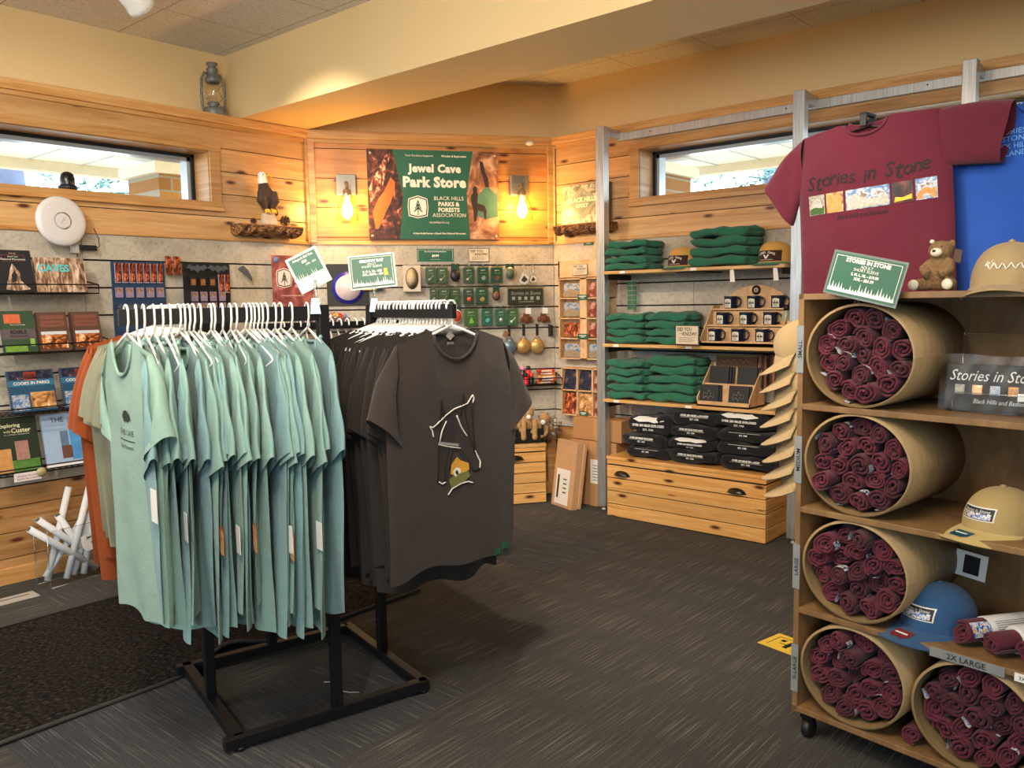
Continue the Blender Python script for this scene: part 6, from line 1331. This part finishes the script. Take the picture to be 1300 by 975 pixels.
def hanger_geo():
    mb = MB(); r = .0034
    hook = [(.021, 0, -.022)]+[(.0195*cos(a), 0, .003+.0195*sin(a)-.012) for a in [pi*k/12 for k in range(0, 13)]][::1]
    hook = [(-.019, 0, -.020)]+[(-.0195*cos(a), 0, -.012+.0195*sin(a)) for a in [pi*k/12 for k in range(13)]]+[(.019, 0, -.040), (.006, 0, -.058), (0, 0, -.075)]
    mb.tube(hook, r, 7)
    for s in (-1, 1): mb.tube([(0, 0, -.072), (s*.05, 0, -.088), (s*.13, 0, -.118), (s*.195, 0, -.150), (s*.203, 0, -.160)], [r*1.3, r*1.5, r*1.4, r*1.3, r], 7, flat=.75)
    mb.tube([(-.20, 0, -.160), (-.12, 0, -.190), (0, 0, -.197), (.12, 0, -.19), (.20, 0, -.160)], r*.85, 6); return mb
HANG = hanger_geo().mesh('plastic_hanger', [WHITE]); used = [False]
def hanger(loc, rz, lab, grp):
    o = bpy.data.objects.new('plastic_hanger', HANG); COL.objects.link(o); o.location = loc; o.rotation_euler = (0, 0, rz); tag(o, lab, 'hanger', grp); return o
SEA = fabric('#7e9f96', name='sea_green_cotton'); SEA2 = fabric('#76989a'); SAGE = fabric('#83836c', name='sage_cotton'); RUST = fabric('#8a4018', name='rust_cotton'); BRN = fabric('#2a231f', name='dark_brown_cotton'); BLU = fabric('#6fa3cf', name='light_blue_cotton')
def arm_point(nm, s):
    (x, y), (dx, dy), r = ARM[nm]; return x+dx*s, y+dy*s, FR['K'][1]+r, (AZ if nm != 'back' else 1.335)
VAR = {}
def hang(nm, s, mt, k, lab, grp, hl, hg, rz=0, front=None, drop=.082, tags=0, sx=1., sz=1.):
    x, y, r, z = arm_point(nm, s); p = at('K', x, y, z+.0035); r += rz
    hanger(p, r, hl, hg); key = (mt.name, k)
    if front: mb, F = shirt_geo(k, **front); o = mb.build('t_shirt', mt); VAR[('F', lab)] = F
    elif key in VAR: o = VAR[key].copy(); COL.objects.link(o)
    else:
        L_ = .755+.03*sin(k*2.1); mb, F = shirt_geo(k*7+3, L=L_, t=.008, fold=.012, st=.014, gather=.88+.05*sin(k), hem=.012, angs=(75+3*sin(k), 74+4*sin(k*3)), sl=.262+.014*sin(k*1.7), hw=.170); o = mb.build('t_shirt', mt); VAR[key] = o
    o.location = (p[0], p[1], p[2]-drop); o.rotation_euler = (0, 0, r); o.scale = (sx, 1, sz); tag(o, lab, 't-shirt', grp); return o
rnd = random.Random(4)
# front arm: sea green shirts
GF_ = 'sea green t-shirts on the front arm of the rack'; HG = 'white hangers on the front arm'
ts = [.052, .105, .140, .158, .186, .200, .214, .226, .238, .252, .280, .296, .320, .345, .355, .385, .405, .418, .430, .445, .470, .492, .515, .542, .562]
for i, s in enumerate(ts):
    o = hang('front', s, SEA if i % 3 else SEA2, i % 6, 'sea green t-shirt in the packed row on the front rack arm', GF_, 'white plastic hanger in the packed row of sea green shirts', HG, RD(rnd.uniform(-7, 5)), drop=.098+.01*rnd.random(), sx=rnd.uniform(.96, 1.04)*(1.12-.2*s), sz=rnd.uniform(.975, 1.03)*(1.17-.25*s))
    if i in (2, 5, 8, 11, 14, 17, 21):
        orange = i in (5, 11, 17); mb = MB(); zz = -.42-.03*(i % 3); mb.box(.225, .262, -.0145, -.0135, zz-.075, zz); mb.v = [(a, b, c) for a, b, c in mb.v]
        q_ = mb.build('hang_tag', pic('sunset_tag', [(.35, '#7a2a1a'), (.48, '#d8602a'), (.58, '#e8b03a'), (.7, '#3a6a9a')], 30) if orange else WHITE, o); q_['label'] = 'orange sunset hang tag' if orange else 'white price tag'
        if orange: mb = MB(); mb.text('AMERICAN', .238, zz-.038, .010, -.0152, vert=True, bold=.02); mb.text('BACKCOUNTRY', .250, zz-.038, .008, -.0152, vert=True, bold=.02, maxw=.065); mb.build('tag_lettering', WHITE, q_)
o = hang('front', .588, fabric('#819f92'), 501, 'frontmost sea green t-shirt with Jewel Cave print at the left arm tip', 'sea green t-shirts on the front arm of the rack', 'white plastic hanger at the tip of the front rack arm', HG, RD(5), front=dict(L=.79, w=.25, t=.030, fold=.012, gather=.90, scoop=.105, neck=.095, angs=(86, 64), sl=.235, st=.035, hw=.15, kx=14), drop=.088)
F = VAR[('F', o['label'])]; mb = MB()
mb.add([(x, F(x, z), z) for x, z in ((.02, -.215), (.035, -.20), (.06, -.198), (.085, -.21), (.095, -.228), (.08, -.222), (.07, -.232), (.055, -.226), (.04, -.232), (.03, -.224))], [tuple(range(10))])
mb.text('JEWEL CAVE', .055, -.262, .020, warp=F, maxw=.125); mb.text('National Monument', .055, -.300, .012, warp=F, maxw=.11); mb.grid(lambda i, j: (-.01+.13*i, F(-.01+.13*i, -.282), -.281-.003*j), 8, 2); mb.build('chest_print', M('#1c2422', .8), o)
mb = MB(); mb.box(.235, .285, -.03, -.029, -.48, -.39); q_ = mb.build('hang_tag', WHITE, o); q_['label'] = 'white price tag'
mb = MB(); mb.box(-.012, .012, .018, .020, -.045, -.022); mb.build('neck_label', WHITE, o)
# right arm: brown shirts
GB = 'dark brown t-shirts on the right arm of the rack'; HB = 'white hangers on the right arm'
ts = [.04, .075, .10, .125, .15, .165, .19, .225, .25, .275, .30, .315, .34, .36, .375, .40, .425, .45, .475, .50, .525, .548]
for i, s in enumerate(ts): hang('right', s, BRN, 10+i % 5, 'dark brown t-shirt in the row behind the bat print shirt', GB, 'white plastic hanger in the packed row of dark brown shirts', HB, RD(rnd.uniform(-5, 8)), drop=.098+.008*rnd.random(), sx=rnd.uniform(.97, 1.06), sz=rnd.uniform(.98, 1.02)*(1.15-.2*s))
o = hang('right', .592, fabric('#302824'), 777, 'front dark brown t-shirt with an upside-down bat print', 'dark brown t-shirts on the right arm of the rack', 'white plastic hanger holding the bat print shirt', HB, RD(9), front=dict(L=.77, w=.272, t=.032, fold=.010, gather=.98, scoop=.095, neck=.092, angs=(63, 60), sl=.245, st=.034, hw=.16, kx=13, hem=.012, w0=.225), drop=.086)
F = VAR[('F', o['label'])]
def dens(P): return [(P[i][0]+(P[i+1][0]-P[i][0])*k/5, P[i][1]+(P[i+1][1]-P[i][1])*k/5) for i in range(len(P)-1) for k in range(5)]+[P[-1]]
def stroke(mb, pts, r): mb.tube([(x, F(x, z, .0042), z) for x, z in dens(pts)], r, 5)
def patch(mb, pts, m=0, l=.0022):
    cx = sum(p[0] for p in pts)/len(pts); cz_ = sum(p[1] for p in pts)/len(pts); vs = [(x, F(x, z, l), z) for x, z in pts]+[(cx, F(cx, cz_, l), cz_)]; n_ = len(pts); mb.add(vs, [(i, (i+1) % n_, n_) for i in range(n_)], m)
# px -> shirt: bat picture 0.17 wide, z -.20 .. -.50
bx = lambda px: (px-345)/350*.190; bz = lambda py: -.205-(py-170)/745*.325
def pp(*a): return [(bx(x), bz(y)) for x, y in a]
mb = MB(); patch(mb, pp((200, 190), (225, 320), (240, 345), (330, 270), (370, 170), (385, 250), (450, 200), (440, 600), (485, 745), (430, 770), (330, 590), (290, 600), (235, 800), (165, 810), (180, 540), (190, 400)), 0, .0026); mb.build('bat_wings', M('#2b2422', .85), o)
mb = MB()
for s_ in (((115, 385), (140, 395), (190, 355), (235, 320), (300, 280), (355, 265), (400, 250), (440, 190)), ((120, 390), (135, 420), (143, 465)), ((440, 190), (450, 215), (440, 250)), ((240, 360), (205, 430), (180, 525), (260, 555), (350, 580)), ((320, 330), (355, 420), (400, 500)), ((450, 610), (485, 700), (480, 750)), ((175, 800), (200, 820), (225, 810)), ((240, 910), (270, 870), (340, 845), (395, 840), (430, 855))): stroke(mb, pp(*s_), .0026)
mb.build('white_outline', M('#c9c2b8', .8), o)
mb = MB()
for s_ in (((200, 195), (190, 400), (180, 540), (168, 800)), ((200, 195), (222, 330)), ((370, 170), (350, 330)), ((370, 170), (385, 330), (420, 520), (455, 640)), ((260, 560), (225, 700), (215, 800)), ((330, 560), (400, 680), (435, 765), (480, 752)), ((430, 270), (440, 420), (452, 610))): stroke(mb, pp(*s_), .0020)
mb.build('dark_outline', M('#0d0b0b', .8), o)
mb = MB(); patch(mb, pp((265, 760), (275, 690), (320, 640), (345, 670), (405, 700), (405, 750), (330, 790)), 0, .0044); mb.build('orange_fur', M('#c08a2a', .8, var=.3, sc=200), o)
mb = MB(); patch(mb, pp((250, 800), (290, 770), (400, 760), (410, 800), (350, 850), (265, 860)), 0, .0048); mb.build('green_face', M('#6a6a38', .8, var=.5, sc=250), o)
mb = MB(); patch(mb, pp((280, 745), (310, 715), (345, 735), (340, 770), (300, 785)), 0, .0054); mb.build('bat_eye', M('#d8d2c4', .8), o)
mb = MB(); patch(mb, pp((300, 750), (315, 735), (325, 760), (312, 778)), 0, .0060); mb.build('pupil', BLACK, o)
mb = MB(); patch(mb, pp((190, 505), (340, 545), (335, 562), (185, 522)), 0, .0046); mb.build('lettered_band', M('#8f8a84', .8), o)
mb = MB(); mb.prism([(-.018, -.02), (0, -.005), (.018, -.02), (.0, -.035)], .008, .009); mb.text('JEWEL', 0, -.045, .010, .007, bold=.02); mb.build('neck_print', M('#8f8a84', .8), o)
for x, z_ in ((.130, -.745), (.165, -.730)): mb = MB(); mb.box(x, x+.022, -.048, -.044, z_-.020, z_); q_ = mb.build('hem_tag', GREEN, o); q_['label'] = 'small green hem tag'
# left arm: rust, then sage, then sea green nearer the post
for i in range(15):
    s = .585-.037*i; mt, nm_ = (RUST, 'rust orange') if i < 4 else ((SAGE, 'sage grey') if i < 13 else (SEA2, 'pale green'))
    hang('left', s, mt, 20+i % 4, '%s t-shirt on the left rack arm behind the sea green row' % nm_, '%s t-shirts on the left arm of the rack' % nm_, 'white plastic hanger on the left rack arm behind the black front bar', 'white hangers on the left arm', RD(rnd.uniform(-5, 5)), drop=.098+.008*rnd.random(), sx=rnd.uniform(1.04, 1.12) if i < 4 else rnd.uniform(.98, 1.04), sz=rnd.uniform(1.14, 1.18) if i < 4 else rnd.uniform(.96, 1.02))
for i in range(17):
    s = .03+.0345*i
    hang('back', s, BLU, 30+i % 3, 'light blue t-shirt on the low back rack arm', 'light blue t-shirts on the back arm of the rack', 'white plastic hanger on the low back rack arm', 'white hangers on the back arm', RD(rnd.uniform(-5, 5)), drop=.084)
# rack signs
def rack_sign(kx, ky, z, rz, ry, lab):
    return thing('price_sign', lab, 'sign', 'K', kx, ky, z, rot=(RD(-8), ry, rz))
t = rack_sign(.03, q, 1.468, RD(60), RD(-5), 'green Groovy Bat price sign standing on the rack post by the brown shirts')
price_sign(t, .162, .118, lines=[('GROOVY BAT', .84, .10, .06), ('ADULT', .74, .06, 0), ('SHORT SLEEVE', .66, .07, 0), ('S, M, L, XL - $28', .50, .085, .05), ('XXL, XXXL - $31', .40, .085, .05)], seed=7)
mb = MB(); mb.box(.043, .056, -.003, -.0022, .053, .066); mb.box(.043, .058, -.003, -.0022, .040, .052); mb.build('yellow_price_sticker', M('#e0b82a', .5), t)
t = rack_sign(q-.035, .0, 1.462, RD(60), RD(-26), 'tilted pale Adopt a Bat Tee price card clipped on the rack post')
mb = MB(); mb.box(-.055, .055, 0, .002, 0, .125); mb.build('card', M('#c6c8bc', .4, var=.03), t)
mb = MB(); mb.box(-.047, .047, -.001, 0, .045, .117); mb.build('green_panel', GREEN, t)
mb = MB(); mb.prism([(-.047+a, .034+b) for a, b in treeline(.094, .034, 5, 14)], -.0016, -.001); mb.build('white_artwork', M('#c6c8bc', .4, var=.03), t)
mb = MB(); mb.text('Adopt A Bat Tee', 0, .107, .010, -.0018, bold=.03, maxw=.08); mb.text('$28', 0, .094, .010, -.0018, bold=.03); mb.text('XXL - $31', .018, .082, .007, -.0018); mb.build('lettering', M('#e9e7dd', .5), t)
for x, y, lab in ((.03, q-.0, 'clear spring clip holding the Groovy Bat sign on the rack post'), (q, -.02, 'clear spring clip holding the tilted bat tee card on the rack post')):
    t = thing('sign_clip', lab, 'clip', 'K', x, y, 1.375, RD(60)); mb = MB(); mb.prism([(-.018, 0), (.018, 0), (.010, .05), (-.010, .05)], -.024, -.020); mb.prism([(-.018, 0), (.018, 0), (.010, .05), (-.010, .05)], .018, .022)
    mb.tube([(0, 0, .04), (0, 0, .11)], .005, 8); mb.ball((0, 0, .085), .009); mb.tube([(-.012, -.02, .03), (-.012, .02, .03)], .004, 6); mb.build('clip_body', glassy('milky_acrylic', (.9, .95, .93, 1), .38, .2), t)

# ------------------------------------------------------------------ display shirts above the bookcase
o = None
mb, F = shirt_geo(900, L=.70, w=.262, t=.030, fold=.016, slope=.10, angs=(42, 6), sl=.215, hw=.185, st=.034, neck=.075, scoop=.05, gather=1.0, w0=.235, kx=9)
o = mb.build('t_shirt', MAR); o.location = at('B', -.035, .47, 1.995); o.rotation_euler = (RD(3), RD(-3), FR['B'][1]+RD(2)); tag(o, 'maroon Stories in Stone t-shirt spread out above the bookcase', 't-shirt')
mb = MB()
x = -.215
for ch, wd in zip('Stories in Stone', (.038, .026, .026, .022, .014, .026, .028, .022, .014, .028, .026, .040, .026, .028, .028, .026)):
    if ch != ' ': mb.text(ch, x+wd/2-.0, -.185+.004*sin(x*40)+(.004 if ch in 'S' else 0), .048 if ch in 'St' else (.040 if ch == 'i' else .032), warp=F, shear=.25, bold=.008)
    x += wd
mb.text('Black Hills and Badlands', -.02, -.312, .016, warp=F, shear=.35, maxw=.17); mb.build('script_print', M('#1a1014', .8), o)
TOWER = None
for a, b, mt in ((-.212, -.150, LAND), (-.143, -.082, LAND2), (-.073, .072, LAND3), (.080, .148, ROCKD), (.156, .222, LAND3)):
    mb = MB(); mb.grid(lambda i, j: (a+(b-a)*i, F(a+(b-a)*i, -.225-.068*j, .002), -.225-.068*j), 10, 5); mb.build('picture_panel', BLACK if 0 else mt, o)
mb = MB(); W3 = M('#c9c6bc', .8)
def pan(pts, l=.003): patch2 = [(x, F(x, z, l), z) for x, z in pts]; mb.add(patch2, [tuple(range(len(pts)))])
pan([(-.069, -.290), (-.069, -.262), (-.055, -.245), (-.040, -.240), (-.028, -.250), (-.015, -.256), (.0, -.262), (.015, -.266), (.030, -.262), (.045, -.254), (.058, -.252), (.068, -.260), (.068, -.290)]); pan([(-.205, -.270), (-.195, -.240), (-.180, -.236), (-.165, -.240), (-.158, -.262), (-.160, -.272)])
mb.build('grey_rock_print', M('#a9a69c', .8, var=.5, sc=110), o)
mb = MB(); pan([(.160, -.290), (.160, -.272), (.178, -.258), (.192, -.255), (.205, -.262), (.219, -.258), (.219, -.290)]); pan([(-.138, -.290), (-.138, -.24), (-.125, -.23), (-.112, -.25), (-.100, -.232), (-.087, -.24), (-.087, -.29)]); mb.build('tan_rock_print', M('#c08a4e', .8, var=.5, sc=110), o)
mb = MB(); pan([(-.209, -.291), (-.209, -.272), (-.19, -.266), (-.17, -.27), (-.153, -.264), (-.153, -.291)]); mb.build('green_hill_print', M('#3a5a2c', .8, var=.4, sc=110), o)
mb = MB(); pan([(.086, -.288), (.09, -.272), (.115, -.276), (.144, -.268), (.144, -.284)]); mb.build('yellow_path_print', M('#d8b03a', .8), o)
mb, F = shirt_geo(901, L=.70, w=.28, t=.030, fold=.012, slope=.12, angs=(14, 20), sl=.2, hw=.18, st=.034, neck=.08, scoop=.05, gather=1.0, w0=.25, kx=9)
o = mb.build('t_shirt', fabric('#2450a8', name='royal_blue_cotton')); o.location = at('B', .48, .56, 1.985); o.rotation_euler = (RD(2), RD(-2), FR['B'][1]+RD(2)); tag(o, 'royal blue t-shirt behind the maroon one at the right edge', 't-shirt')
mb = MB()
for k in range(4): mb.text(['STORIES', 'IN STONE', 'BLACK HILLS', 'BADLANDS'][k], -.10, -.085-.022*k, .016, warp=F, maxw=.12)
mb.build('pale_blue_print', M('#6fa8e0', .8), o)
for u, y, z, lab in ((-.035, .475, 2.0, 'black clip holding the collar of the maroon display shirt'), (.50, .565, 1.99, 'black clip holding the collar of the royal blue shirt')):
    t = thing('display_clip', lab, 'clip', 'B', u, y, z-.03); mb = MB(); mb.box(-.011, .011, -.04, -.028, 0, .045); mb.box(-.011, .011, .026, .034, 0, .045); mb.box(-.011, .011, -.04, .034, .036, .046); mb.build('clip_jaws', BLACK, t, bevel=.002)
    mb = MB(); mb.tube([(0, .04, .02), (0, .055, .0), (0, .055, -(z-1.43)+.05), (0, -.05 if y < .5 else -.14, -(z-1.43)+.012)], .005, 8); mb.tube([(-.2, .0, -.03), (0, .0, .005), (.2, 0, -.03)], .004, 6); mb.build('clip_rod', BLKMET, t)
# price tag chip and folded hem of maroon shirt resting on the bookcase
